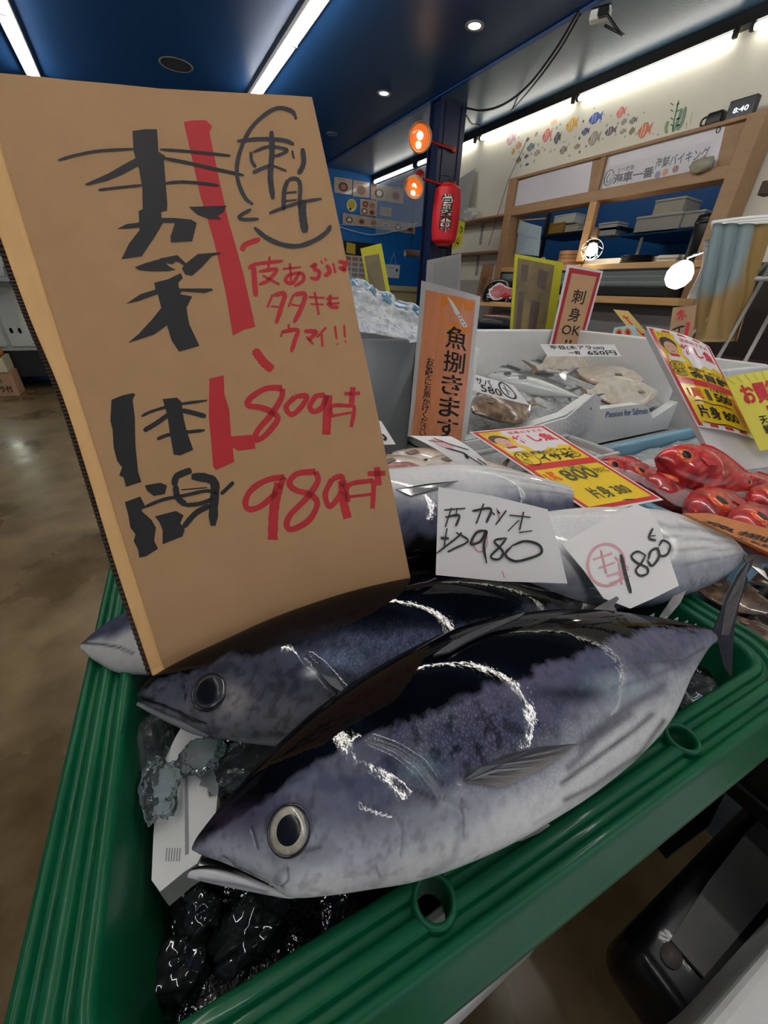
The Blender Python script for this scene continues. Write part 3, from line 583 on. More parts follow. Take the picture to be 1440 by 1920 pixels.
t2 = thing('kitchen_shelf', 'black steel kitchen shelf holding small boxes', 'shelf', (XK+.15, 4.0, zk-.4)); v, f = box2((XK-.1, onx(1162, 440, XK)[1]-.05, zk-.03), (XK+.4, onx(1018, 440, XK)[1], zk), .004); mo('shelf_board', v, f, m_black, t2)
yy = onx(1018, 440, XK)[1]
v, f = box2((XK, yy-.04, FL), (XK+.04, yy, zk+.25), .004); mo('upright', v, f, m_black, t2)
kbox('yellow_box', 1024, 418, 1056, 442, XK+.05, .2, mat('box_yellow', (186, 148, 70), .6, vary=.2), 'yellow printed box on the black kitchen shelf')
kbox('box_stack', 1058, 421, 1084, 440, XK+.05, .2, m_carton, 'low stack of cream cartons on kitchen shelf')
kbox('foam_container', 1084, 424, 1100, 440, XK+.05, .2, m_carton, 'cream carton half behind the thin hatch post')
kbox('foam_container', 1038, 402, 1078, 419, XK+.07, .2, m_foam, 'white foam container on top of the yellow box')
kbox('foam_container', 1120, 417, 1156, 442, XK-.1, .2, m_foam, 'white lidded foam container past the thin hatch post')
kbox('foam_tray_stack', 1190, 402, 1276, 436, XK-.2, .3, m_foam, 'large stack of white foam trays hanging in kitchen', lid=True)
kbox('foam_tray_stack', 1280, 395, 1318, 425, XK-.25, .25, m_foam, 'smaller white foam tray stack beside the black barrel')
kbox('foam_tray_stack', 1226, 372, 1282, 402, XK-.1, .3, m_carton, 'white bagged pack on top of the large foam trays')
t2 = thing('tray_shelf', 'blue kitchen wall shelf under white foam trays', 'shelf', onx(1230, 437, XK-.2)); a = onx(1170, 437, XK-.2); b = onx(1330, 430, XK-.25); v, f = box2((XK-.2, b[1]-.1, a[2]-.03), (5.59, a[1]+.05, a[2]-.005)); mo('shelf_board', v, f, mat('shelf_blue', (20, 92, 150), .5), t2); q = onx(1203, 445, XK-.15); v, f = box2((XK-.15, q[1]-.012, q[2]-.3), (XK-.13, q[1]+.012, q[2]-.0)); mo('bracket', v, f, m_white, t2)
c = onx(1068, 478, XF+.12); c[2] = zs_; t2 = thing('bamboo_steamer', 'two tier bamboo steamer on hatch sill', 'steamer', c)
for k in range(2):
    v, f = lathe([(.12, 0), (.125, .01), (.125, .052), (.12, .06), (.0, .061)], c+(0.05, 0, .063*k), (0, 0, 1), 28); b_ = mo('steamer_tier', v, f, mat('bamboo', (178, 128, 84), .5, vary=.15, vscale=14), t2, True)
    v, f = lathe([(.126, .022), (.129, .026), (.126, .03)], c+(0.05, 0, .063*k), (0, 0, 1), 28); mo('band', v, f, mat('bamboo_dark', (130, 88, 54), .5), b_, True)
c = onx(1012, 482, XF+.14); c[2] = zs_; t2 = thing('pot_lid', 'dark flat pot lid with white knob on hatch sill', 'lid', c); v, f = lathe([(.0, .06), (.06, .055), (.13, .03), (.15, .02), (.15, 0), (0, 0)], c+(.05, 0, 0), (0, 0, 1), 28); mo('lid', v, f, m_black, t2, True); v, f = tube([c+(.05, .03, .055), c+(.05, .02, .085), c+(.05, -.02, .085), c+(.05, -.03, .055)], .007, 8, sm=4); mo('knob', v, f, m_white, t2, True)
c = onx(1190, 485, XF+.14); c[2] = zs_; t2 = thing('black_plates', 'stack of black round plates on hatch sill', 'plates', c); 
for k in range(4): v, f = lathe([(.07, 0), (.13, .014), (.135, .018), (.07, .008), (0, .008)], c+(.05, 0, .014*k), (0, 0, 1), 28); mo('plate', v, f, m_black, t2, True)
c = onx(1253, 482, XF+.14); c[2] = zs_; t2 = thing('towel_stack', 'small stack of folded white towels on hatch sill', 'towels', c)
for k in range(2): v, f = box(c+(.05, 0, .014+.027*k), (.14, .15, .026), .1*k, .01, 3); mo('towel', v, f, m_carton, t2, True)
# pale cloth at the left of the hatch
fc = Face(onx(975, 414, XF+.1), onx(1016, 425, XF+.1), onx(1010, 480, XF+.1), onx(966, 476, XF+.1), bu=.02); t2 = thing('hanging_cloth', 'pale blue cloth hanging in the corner of the hatch', 'cloth', fc.P(.5, 1)); m_clo = mat('cloth_paleblue', (148, 164, 172), .8, vary=.1, bump=.3, bscale=20, bdist=.02)
fc.sheet('cloth', m_clo, t2, .004, 12); f2 = Face(fc.P(0, -.02, .008), fc.P(1.02, .02, .008), fc.P(1.02, .45, .012), fc.P(-.02, .36, .012), bu=.02); f2.sheet('folded_flap', m_clo, t2, .004, 8)
v, f = tube([onx(970, 412, XF+.1)+(0, .1, 0), onx(1020, 410, XF+.1)+(0, -.02, 0)], .006, 6); mo('rail', v, f, m_wood2, t2)
# caged work lamp clamped to thin post
c = onx(1110, 468, XF-.06); t2 = thing('work_lamp', 'caged work lamp with bright bulb clamped to thin hatch post', 'lamp', c)
v, f = lathe([(0, -.05), (.03, -.04), (.045, 0), (.03, .04), (0, .05)], c, (0, 0, 1), 20); mo('bulb', v, f, mat('lamp_white_glow', (255, 255, 255), .4, emit=(255, 244, 225), estr=30.), t2, True)
for k in range(8):
    a = k*math.pi/4; ax, ay, az = frame((-.7, -.5, -.5)); v, f = tube([c-az*.07+.03*(math.cos(a)*ax+math.sin(a)*ay), c+.085*(math.cos(a)*ax+math.sin(a)*ay), c+az*.06+.05*(math.cos(a)*ax+math.sin(a)*ay)], .003, 5, sm=5); mo('cage_wire', v, f, m_chrome, t2, True)
for h, r in ((0, .085), (.06, .05)):
    ax, ay, az = frame((-.7, -.5, -.5)); v, f = tube([c+az*h+r*(math.cos(a)*ax+math.sin(a)*ay) for a in np.linspace(0, 2*math.pi, 25)], .003, 5, False); mo('cage_ring', v, f, m_chrome, t2, True)
v, f = lathe([(.03, 0), (.05, .02), (.05, .06), (.02, .1)], c+unit((.7, .5, .5))*.05, unit((.7, .5, .5)), 16); mo('reflector_cap', v, f, m_black, t2, True)
v, f = box(c+(.03, .03, .12), (.05, .05, .07), .3, .006); mo('clamp', v, f, MATS['dark_wood'], t2)
v, f = tube([c+(0, .02, -.02), c+(-.01, .05, -.1), c+(-.02, .07, -.25)], .004, 5, sm=5); mo('lead', v, f, m_cable, t2)
# ================================================================== generic fish
def prof(tab, s):
    t_ = np.asarray(tab, float); return np.interp(s, *_dense(t_))
def _dense(t_):
    p = smooth_path(t_, 10); x = np.maximum.accumulate(p[:, 0]+np.arange(len(p))*1e-9); return x, p[:, 1]
def loft(L, top, bot, thick, o, a, b, n, nu=60, nv=36, roll=0., bendf=None, uni=None):
    s = (1-np.cos(np.linspace(0, math.pi, nu)))/2*.75+np.linspace(0, 1, nu)*.25
    T, B, H = prof(top, s)*L, prof(bot, s)*L, np.maximum(prof(thick, s)*L, 1e-5)
    c, r = (T+B)/2, np.maximum((T-B)/2, 1e-5); th = np.linspace(0, 2*math.pi, nv, endpoint=False)
    y = c[:, None]+r[:, None]*np.sin(th); z = H[:, None]*np.cos(th); x = np.broadcast_to((s*L)[:, None], y.shape)
    if bendf is not None: z = z+bendf(s)[:, None]*L
    P = np.asarray(o)+x[..., None]*a+y[..., None]*b+z[..., None]*n
    v, f = grid(P, closed_v=True); k = nu*nv; v = np.vstack([v, P[0].mean(0), P[-1].mean(0)])
    f += [(j, (j+1) % nv, k) for j in range(nv)]+[((nu-1)*nv+(j+1) % nv, (nu-1)*nv+j, k+1) for j in range(nv)]
    U = np.broadcast_to(s[:, None], y.shape).ravel(); V = np.broadcast_to(.5+.5*np.sin(th-roll), y.shape).ravel()
    return v, f, np.append(U, [0, 1]), np.append(V, [.5, .5]), P
def mix(a, b, t_): t_ = np.clip(t_, 0, 1)[..., None]; return np.asarray(a)*(1-t_)+np.asarray(b)*t_
def lin(*c): return np.array(srgb(*c)[:3])
def sstep(a, b, x): t_ = np.clip((x-a)/(b-a), 0, 1); return t_*t_*(3-2*t_)
m_fish = mat('wet_fish_skin', rough=.32, spec=.5, attr='Col', vary=.12, vscale=90, bump=.25, bscale=55, bdist=.0012, coat=.6, coatr=.05)
m_eye = mat('fish_eye_clear', (15, 19, 27), .3, spec=.3, coat=.15, coatr=.05)
def eye(t, c, n, r, iris, pup=.55, bulge=.35, parent=None, sx=1., xdir=None):
    v, f = lathe([(r*1.06, -r*.25), (r, 0), (r*.85, r*bulge*.55), (r*pup, r*bulge*.8)], c, n, 26, 1, sx, xdir, caps=False); e = mo('eye', v, f, iris, t, True)
    v, f = lathe([(r*pup*1.02, r*bulge*.72), (r*pup*.95, r*bulge*.86), (r*pup*.6, r*bulge), (0, r*bulge*1.06)], c, n, 24, 1, sx, xdir); mo('pupil', v, f, m_eye, e, True); return e
def fin(t, pts, n, m, name='fin', th=.0012):
    v, f = poly(pts, th, n); return mo(name, v, f, m, t)
m_fin = mat('fin_grey', (74, 74, 82), .35, vary=.3, vscale=60, stretch=(1, 1, 1), coat=.5)
def gfish(name, label, cat, group, head, tail, up, L=None, kind='mackerel', lift=0.):
    """head and tail points in space; up = lateral direction facing the viewer"""
    head = np.asarray(head); tail = np.asarray(tail); a = unit(tail-head); n = unit(np.asarray(up)-a*np.dot(up, a)); b = np.cross(n, a)
    L = L or np.linalg.norm(tail-head)
    if kind == 'mackerel':
        top = [(0, 0), (.05, .045), (.15, .09), (.35, .125), (.6, .1), (.8, .05), (.93, .014), (1, .01)]; bot = [(0, -.004), (.05, -.04), (.15, -.08), (.35, -.115), (.6, -.085), (.8, -.036), (.93, -.012), (1, -.008)]; th = [(0, .004), (.1, .05), (.35, .085), (.6, .06), (.85, .02), (1, .006)]
    elif kind == 'bream':
        top = [(0, 0), (.08, .09), (.2, .16), (.4, .2), (.65, .13), (.85, .05), (1, .035)]; bot = [(0, -.01), (.08, -.06), (.2, -.12), (.4, -.16), (.65, -.1), (.85, -.045), (1, -.03)]; th = [(0, .008), (.15, .07), (.4, .085), (.7, .05), (1, .012)]
    elif kind == 'kinme':
        top = [(0, 0), (.03, .06), (.09, .12), (.2, .175), (.4, .2), (.65, .12), (.85, .05), (1, .035)]; bot = [(0, -.02), (.04, -.07), (.12, -.13), (.25, -.17), (.4, -.17), (.65, -.1), (.85, -.04), (1, -.03)]; th = [(0, .02), (.08, .075), (.2, .1), (.4, .105), (.7, .05), (1, .012)]
    else:   # flat fish
        top = [(0, 0), (.06, .08), (.25, .2), (.5, .26), (.75, .17), (.9, .05), (1, .04)]; bot = [(0, -.02), (.06, -.07), (.25, -.19), (.5, -.24), (.75, -.16), (.9, -.05), (1, -.035)]; th = [(0, .01), (.15, .04), (.5, .05), (.8, .025), (1, .01)]
    t = thing(name, label, cat, head*.5+tail*.5-n*.02, group)
    v, f, U, V, P = loft(L, top, bot, th, head, a, b, n, 48, 28)
    no = fbm(v*60, 3); n2 = fbm(v*np.array([160., 160, 160]), 3)
    if kind == 'mackerel':
        c = mix(lin(196, 200, 198), lin(64, 84, 80), sstep(.62, .8, V+.1*(no-.5))); c = mix(c, lin(16, 22, 24), sstep(.78, .86, V)*(np.sin(U*150+V*18+no*6) > .2)*.8); c = mix(c, lin(150, 140, 84), np.exp(-((V-.66)/.05)**2)*.5)
    elif kind == 'bream':
        c = mix(lin(214, 206, 196), lin(150, 126, 112), sstep(.5, .95, V+.2*(no-.5))); c = mix(c, lin(196, 148, 138), sstep(.5, .7, no)*.45)
    elif kind == 'kinme':
        c = mix(lin(196, 28, 36), lin(132, 8, 18), sstep(.3, .75, no)); c = mix(c, lin(222, 80, 70), sstep(.58, .8, n2)*.55); c = mix(c, lin(70, 4, 12), .8*np.exp(-((U-.27-.05*np.sin(V*3.2))/.01)**2)+.8*np.exp(-((V-.40-.9*U)/.035)**2)*(U < .11)+.5*np.exp(-((U-.2-.04*np.sin(V*3.2))/.006)**2)); c = mix(c, lin(232, 130, 120), .35*(np.sin(U*95+V*22) > .75)*(U > .08))
    elif kind == 'flat_pale':
        c = mix(lin(206, 200, 186), lin(182, 168, 150), sstep(.3, .8, no)); c = mix(c, lin(196, 150, 140), sstep(.88, 1, V)*.8)
    else:
        c = mix(lin(84, 62, 48), lin(150, 122, 92), sstep(.35, .7, no)); c = mix(c, lin(40, 28, 22), sstep(.55, .75, n2))
    mo('body', v, f, m_fish, t, True, c)
    nu, nv = 48, 28
    if kind != 'flat_pale':
        se = {'mackerel': .09, 'bream': .12, 'kinme': .14}.get(kind, .1); i = int(np.argmin(abs(P[:, 0] @ a-(head @ a+se*L))))
        j = 2 if kind != 'kinme' else 1; ec = P[i, j]; en = unit(n+b*.25-a*.15); r = {'mackerel': .022, 'bream': .03, 'kinme': .055}.get(kind, .015)*L
        eye(t, ec-en*r*.15, en, r, mat('iris_silver', (190, 180, 130), .25) if kind != 'kinme' else mat('iris_orange', (236, 96, 40), .25, coat=.8), .6 if kind != 'kinme' else .58)
        if kind == 'kinme':   # dull grey reflecting pupil like the photo
            pass
    e = head+a*L*.985; w_ = {'mackerel': .09, 'bream': .13, 'kinme': .15}.get(kind, .09)*L
    fm = {'kinme': mat('fin_red', (190, 40, 40), .4, coat=.5)}.get(kind, m_fin if kind == 'mackerel' else mat('fin_tan', (120, 104, 84), .4, vary=.2, coat=.4))
    fin(t, [e+b*.012*L, e+a*.1*L+b*w_, e+a*.14*L+b*w_*1.15, e+a*.07*L, e+a*.14*L-b*w_*1.15, e+a*.1*L-b*w_, e-b*.012*L], n, fm, 'tail_fin')
    i = int(.3*nu); q = P[i, 1]+n*.001; fin(t, [q, q+a*.09*L+b*.02*L+n*.004, q+a*.12*L-b*.01*L+n*.004, q+a*.05*L-b*.035*L+n*.002], n, fm, 'pectoral_fin')
    k = int(nv/4); dv = [P[i, k] for i in range(int(.35*nu), int(.72*nu), 3)]; fin(t, dv+[x+b*.03*L+a*.02*L for x in dv[::-1]], n, fm, 'dorsal_fin'); return t
# ================================================================== tables, boxes
def crate_box(name, label, a, b, wall, m, cat='box', front_top=None, group=None, bottom=True, bev=.006):
    a = np.asarray(a, float); b = np.asarray(b, float); t = thing(name, label, cat, ((a[0]+b[0])/2, (a[1]+b[1])/2, a[2]), group)
    x0, y0, z0 = a; x1, y1, z1 = b
    mo('bottom', *box2((x0+wall, y0+wall, z0), (x1-wall, y1-wall, z0+wall)), m, t)
    if front_top is None: mo('front_wall', *box2((x0, y0, z0), (x1, y0+wall, z1), bev), m, t)
    else:
        pts = [np.array([x, y0, z]) for x, z in front_top]; pts = [np.array([pts[0][0], y0, z0])]+pts+[np.array([pts[-1][0], y0, z0])]
        mo('front_wall', *poly(pts, wall, (0, 1., 0)), m, t)
    mo('back_wall', *box2((x0, y1-wall, z0), (x1, y1, z1), bev), m, t)
    mo('side_wall', *box2((x0, y0+wall, z0), (x0+wall, y1-wall, z1), bev), m, t)
    mo('side_wall', *box2((x1-wall, y0+wall, z0), (x1, y1-wall, z1), bev), m, t); return t
m_ice = mat('crushed_ice', (206, 210, 210), .12, spec=.6, vary=.2, vscale=60, bump=.9, bscale=90, bdist=.006, trans=.35)
m_foam2 = mat('grey_foam', (176, 174, 172), .6, vary=.05, vscale=20, bump=.25, bscale=160)
def ice_bed(x0, x1, y0, y1, z, label, m=None, amp=.02, fr=14., n=40, name='ice_bed', seed=0, drop=0.):
    xs = np.linspace(x0, x1, n); ys = np.linspace(y0, y1, n); Xg, Yg = np.meshgrid(xs, ys, indexing='ij')
    q = np.stack([Xg*fr+seed, Yg*fr, np.zeros_like(Xg)+seed], -1); Zg = z+amp*2*(fbm(q+20, 4)-.5)-drop*np.clip(1-(Yg-y0)/(.35*(y1-y0)), 0, 1)**2
    v, f = slab(np.stack([Xg, Yg, Zg], -1), -.01); o = mo(name, v, f, m or m_ice, None, False); tag(o, label, 'ice', kind='stuff'); return o
MX0, MX1, MY0, MY1 = .65, 1.66, .70, 1.22
tr = [(860, 822), (980, 804), (1060, 778), (1113, 742), (1118, 768), (1200, 758), (1215, 762), (1224, 785)]
ft = [(MX0, -.31)]+[(lambda q: (q[0], q[2]))(ony(x, y, MY0)) for x, y in tr]+[(MX1, -.3)]
ft = [p for i, p in enumerate(ft) if MX0 <= p[0] <= MX1]
crate_box('foam_fish_box', 'large white foam box of mackerel with torn front wall', (MX0, MY0, -.40), (MX1, MY1, -.1), .03, m_foam, 'foam box', ft)
fr_ = thing('absorbent_sheet', 'white textured sheet folded over the torn foam front', 'sheet', ony(1050, 800, MY0-.02))
q = [(868, 828), (960, 812), (1060, 782), (1112, 738), (1124, 746), (1118, 790), (1080, 815), (1003, 842), (900, 858), (868, 862)]
mo('sheet', *poly([ony(x, y, MY0-.012) for x, y in q], .006, (0, -1., 0)), mat('bubble_sheet', (222, 224, 226), .5, bump=.9, bscale=120, bdist=.006), fr_)
f_s = Face(ony(1128, 772, MY0-.001), ony(1215, 762, MY0-.001), ony(1222, 800, MY0-.001), ony(1120, 806, MY0-.001)); t = bpy.data.objects['foam_fish_box']
f_s.text('lettering', 'Passion for Salmon', .1, .02, .97, .34, mat('ink_blue', (60, 84, 150), .6), t, .0008, .004)
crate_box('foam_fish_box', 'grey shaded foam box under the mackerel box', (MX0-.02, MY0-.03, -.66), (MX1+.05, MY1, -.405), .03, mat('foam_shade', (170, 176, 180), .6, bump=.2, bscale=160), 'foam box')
t = thing('display_stand', 'dark steel stand under the foam fish boxes', 'stand', (1.0, .95, FL))
mo('stand_top', *box2((.3, .12, -.70), (2.1, 1.4, -.665), .004), m_black, t); mo('stand_top', *box2((.68, -.2, -.70), (2.1, .119, -.665), .004), m_black, t)
for x, y in ((.36, .7), (2.04, .7), (.36, 1.24), (2.04, 1.24), (2.04, -.14), (.74, .2)): mo('leg', *box2((x-.03, y-.03, FL), (x+.03, y+.03, -.70), .003), m_black, t)
ice_bed(MX0+.035, MX1-.035, MY0+.032, MY1-.035, -.272, 'grey wet ice under the mackerel and flatfish', amp=.03, seed=3, drop=.05)
up = (-.42, -.62, .6)
for k, (h, tl, z, l) in enumerate((((905, 672), (1052, 700), -.245, 'mackerel lying uppermost at the back of foam box'), ((915, 705), (1060, 735), -.255, 'mackerel with dark eye in the middle of foam box'), ((940, 712), (1098, 748), -.25, 'mackerel with pale belly against the torn front wall'), ((868, 668), (990, 672), -.258, 'mackerel mostly behind the orange wooden sign'), ((872, 690), (1010, 712), -.262, 'mackerel under the uppermost one in foam box'), ((960, 690), (1110, 722), -.27, 'mackerel nearly buried beside the flatfish'))):
    gfish('mackerel', l, 'fish', 'mackerel in the foam box', onz(*h, z), onz(*tl, z), up, kind='mackerel')
for k, (h, tl, z, l) in enumerate((((1075, 690), (1205, 715), -.235, 'pale flatfish lying on top of its pile'), ((1100, 735), (1232, 735), -.262, 'pale flatfish at the bottom of its pile by the torn wall'), ((1005, 690), (1140, 684), -.235, 'pale flatfish under the white price card'))):
    gfish('flatfish', l, 'fish', 'pale flatfish in the foam box', onz(*tl, z), onz(*h, z), (-.3, -.55, .75), kind='flat_pale')
gfish('rockfish', 'mottled brown fish half under a white price card', 'fish', None, onz(885, 772, -.25), onz(1000, 756, -.262), (-.1, -.4, .9), kind='brown')
m_card = mat('card_white', (224, 222, 222), .5)
def simple_card(name, label, quad, P, N, strokes=None, m=None, bu=0., bv=0., asp=1., imat=None, cat='price card', group='white price cards', t_=.0008):
    fc = face_px(quad, P, N, bu, bv); t = thing(name, label, cat, fc.P(.5, 1), group); fc.sheet('card', m or m_card, t, t_, 10)
    if strokes: fc.strokes('handwriting', strokes, imat or ink, t, .0012, asp)
    return fc, t
def flatN(z, n=(0, -.2, 1)): return np.array([0, 0, z]), unit(n)
P, N = ony(1085, 660, .98), unit((-.2, -.75, .6))
fc, t = simple_card('price_card', 'white price card reading flatfish on top of the pale flatfish', [(1012, 645), (1152, 646), (1165, 668), (1027, 668)], P, N)
fc.text('handwriting', '平目(未アラcm)', .1, .1, .82, .5, ink, t, .0012, .012); fc.text('handwriting', '一枚', .3, .54, .46, .9, ink, t, .0012, .012); fc.text('handwriting', '650円', .55, .52, .95, .92, ink, t, .0012, .012)
P, N = onz(930, 725, -.205), unit((-.35, -.7, .6))
fc, t = simple_card('price_card', 'white price card with a circled mark over the brown fish', [(872, 697), (962, 722), (993, 760), (868, 728)], P, N)
fc.text('handwriting', 'マサバ', .05, .12, .5, .5, ink, t, .0012, .01); fc.text('handwriting', '580', .28, .5, .62, .9, ink, t, .0012, .01)
fc.strokes('circled_mark', [([(.76+.12*math.cos(a), .45+.4*math.sin(a)) for a in np.linspace(0, 6.3, 16)], .06), ([(.7, .35), (.82, .5)], .06), ([(.76, .2), (.74, .7)], .06)], ink, t, .0012, 2.2)
# steel-grey box at the left of the mackerel, with printed bag over it
gz = -.03; gy = .92
a = ony(668, 640, gy); b = ony(786, 640, gy)
crate_box('grey_tub', 'tall grey tub behind the cardboard sign', (a[0]-.25, gy, -.66), (min(b[0]-.005, .625), gy+.5, gz-.07), .03, mat('tub_grey', (150, 154, 158), .4, vary=.05), 'tub')
bx0, bx1 = a[0]-.25, b[0]-.0
nu_, nv_ = 36, 26; Pg = np.zeros((nu_, nv_, 3))
for i, u in enumerate(np.linspace(0, 1, nu_)):
    for j, v_ in enumerate(np.linspace(0, 1, nv_)):
        tl, tr_, bl, br = ony(640, 505, gy+.22), ony(790, 585, gy+.12), ony(640, 610, gy-.03), ony(792, 640, gy-.05)
        Pg[i, j] = (tl*(1-u)+tr_*u)*(1-v_)+(bl*(1-u)+br*u)*v_
Pg += ((fbm(Pg*22+3, 4)-.5)*.07)[..., None]*np.array([0, -1., .5])
t = thing('printed_bag', 'crumpled clear bag with blue printed panels over the grey tub', 'bag', Pg[nu_//2, -1])
v, f = slab(Pg, .0008); mo('film', v, f, mat('bag_film', (225, 232, 238), .1, spec=.9, alpha=.55, bump=1., bscale=25, bdist=.02), t, False)
m_bp = mat('bag_blue', (70, 118, 150), .25, alpha=.9)
for k in range(5):
    i0 = 2+k*7; q = Pg[i0:i0+6, 1:8]+np.array([0, -.003, .0015]); v, f = grid(q); mo('blue_panel', v, f, m_bp, t, True)
v, f = tube(Pg[:, 0], .002, 5); mo('bag_hem', v, f, mat('hem_white', (232, 236, 240), .4), t)
# ================================================================== signs
m_plank = mat('sign_woodgrain', (206, 132, 92), .4, vary=.16, vscale=6, stretch=(14, 14, .8), coat=.4)
m_lam = mat('laminate_edge', (190, 188, 186), .2, coat=.6, vary=.06)
A, B = onz(765, 817, -.31), onz(872, 830, -.31); P, N = lean(A, B, .12)
fc = face_px([(790, 526), (901, 556), (871, 831), (764, 818)], P, N, bu=.006, bv=-.01)
t = thing('fish_cleaning_sign', 'laminated wood grain sign with orange patch and white knife', 'sign', fc.P(.5, 1)); fc.sheet('laminate', m_lam, t, .0015, 16)
fc.fill('wood_print', [(.09, .045), (.93, .03), (.94, 1), (.07, 1)], m_plank, t, .0004)
fc.fill('orange_patch', [(.38, .055), (.91, .045), (.92, .17), (.85, .23), (.7, .26), (.55, .25), (.4, .2), (.36, .13)], mat('patch_orange', (222, 130, 44), .4), t, .0007)
m_kn = mat('knife_white', (220, 222, 226), .4)
fc.fill('knife_print', [(.46, .05), (.55, .07), (.7, .13), (.66, .145), (.62, .14)], m_kn, t, .001); fc.fill('knife_print', [(.66, .148), (.71, .14), (.84, .195), (.82, .205), (.77, .205)], m_kn, t, .001)
for u, v_ in ((.71, .157), (.75, .175), (.79, .193)): fc.fill('rivet_print', [(u+.012*math.cos(a), v_+.004*math.sin(a)) for a in np.linspace(0, 6.28, 9)[:-1]], ink, t, .0013)
for k, ch in enumerate('魚捌きます'): fc.text('lettering', ch, .5, .215+.155*k, .86, .355+.155*k, ink, t, .001, .012)
fc.text('lettering', 'お気軽にお声かけください', .2, .44, .34, .985, ink, t, .001, .012, True)
# sashimi sign
P, N = ony(1040, 640, 1.17), unit((-.1, -1, .12))
fc = face_px([(1064, 496), (1131, 508), (1092, 650), (1031, 645)], P, N); t = thing('sashimi_sign', 'tan sign with red border reading sashimi OK', 'sign', fc.P(.5, 1)); fc.sheet('laminate', mat('sign_white_edge', (214, 210, 212), .35), t, .0015, 4)
fc.fill('red_border', [(.07, .03), (.95, .03), (.93, 1), (.05, 1)], mat('border_red', (168, 34, 48), .45), t, .0006); fc.fill('tan_panel', [(.16, .09), (.86, .085), (.84, 1), (.14, 1)], mat('panel_tan', (186, 146, 110), .5, vary=.08, vscale=12), t, .0009)
for ch, u0, v0, u1, v1 in (('刺', .32, .27, .68, .45), ('身', .33, .5, .68, .68), ('OK', .24, .73, .8, .86), ('!!', .42, .92, .62, 1.0)): fc.text('lettering', ch, u0, v0, u1, v1, ink, t, .0013, .012)
# yellow-edged boards seen from the back
m_yel = mat('edge_yellow', (190, 186, 40), .5); m_back = mat('stained_back', (112, 98, 78), .6, vary=.12, vscale=4, col2=(140, 124, 84))
def yellow_board(quad, P, N, label, inner, patches):
    fc = face_px(quad, P, N); t = thing('yellow_edged_board', label, 'board', fc.P(.5, 1), 'yellow edged boards'); fc.sheet('board', m_yel, t, .004, 4); fc.fill('faded_back', inner, m_back, t, .0008)
    for q in patches: fc.fill('show_through', q, mat('purple_stain', (98, 82, 76), .6, vary=.25, vscale=9), t, .0012)
    return t
yellow_board([(966, 476), (1056, 492), (1036, 640), (956, 630)], ony(1000, 560, 1.32), unit((-.1, -1, .05)), 'yellow edged board showing its stained back, beside sashimi sign', [(.06, .04), (.82, .05), (.78, 1), (.05, 1)], [[(.14, .1), (.28, .1), (.27, .3), (.13, .3)], [(.5, .12), (.7, .14), (.68, .36), (.48, .33)], [(.12, .42), (.24, .42), (.22, .95), (.1, .95)], [(.4, .5), (.6, .52), (.56, .9), (.38, .88)]])
yellow_board([(676, 466), (715, 456), (742, 606), (702, 610)], ony(705, 510, 1.6), unit((-.3, -1, .05)), 'yellow edged board leaning behind the printed bag', [(.1, .1), (.8, .11), (.82, 1), (.1, 1)], [])
fc = face_px([(801, 488), (865, 475), (860, 605), (795, 600)], ony(830, 510, 1.75), unit((-.2, -1, .0)), ); t = thing('grey_signboard', 'plain grey back of a signboard in front of pillar', 'board', fc.P(.5, 1)); fc.sheet('board', mat('board_grey', (150, 146, 146), .5, vary=.08, vscale=6), t, .004, 4); fc.fill('faint_panel', [(.2, .06), (.97, .05), (.9, .96), (.18, .96)], mat('board_grey2', (138, 136, 136), .5, vary=.1, vscale=9), t, .0008)
t = thing('rear_stand', 'dark rear stand behind the foam boxes', 'stand', (1.4, 1.6, FL)); mo('stand_body', *box2((.62, 1.46, FL), (2.2, 1.95, -.16), .01), m_dark, t); mo('stand_top', *box2((.6, 1.44, -.16), (2.22, 1.97, -.145), .004), mat('stand_blue', (24, 70, 120), .5), t)
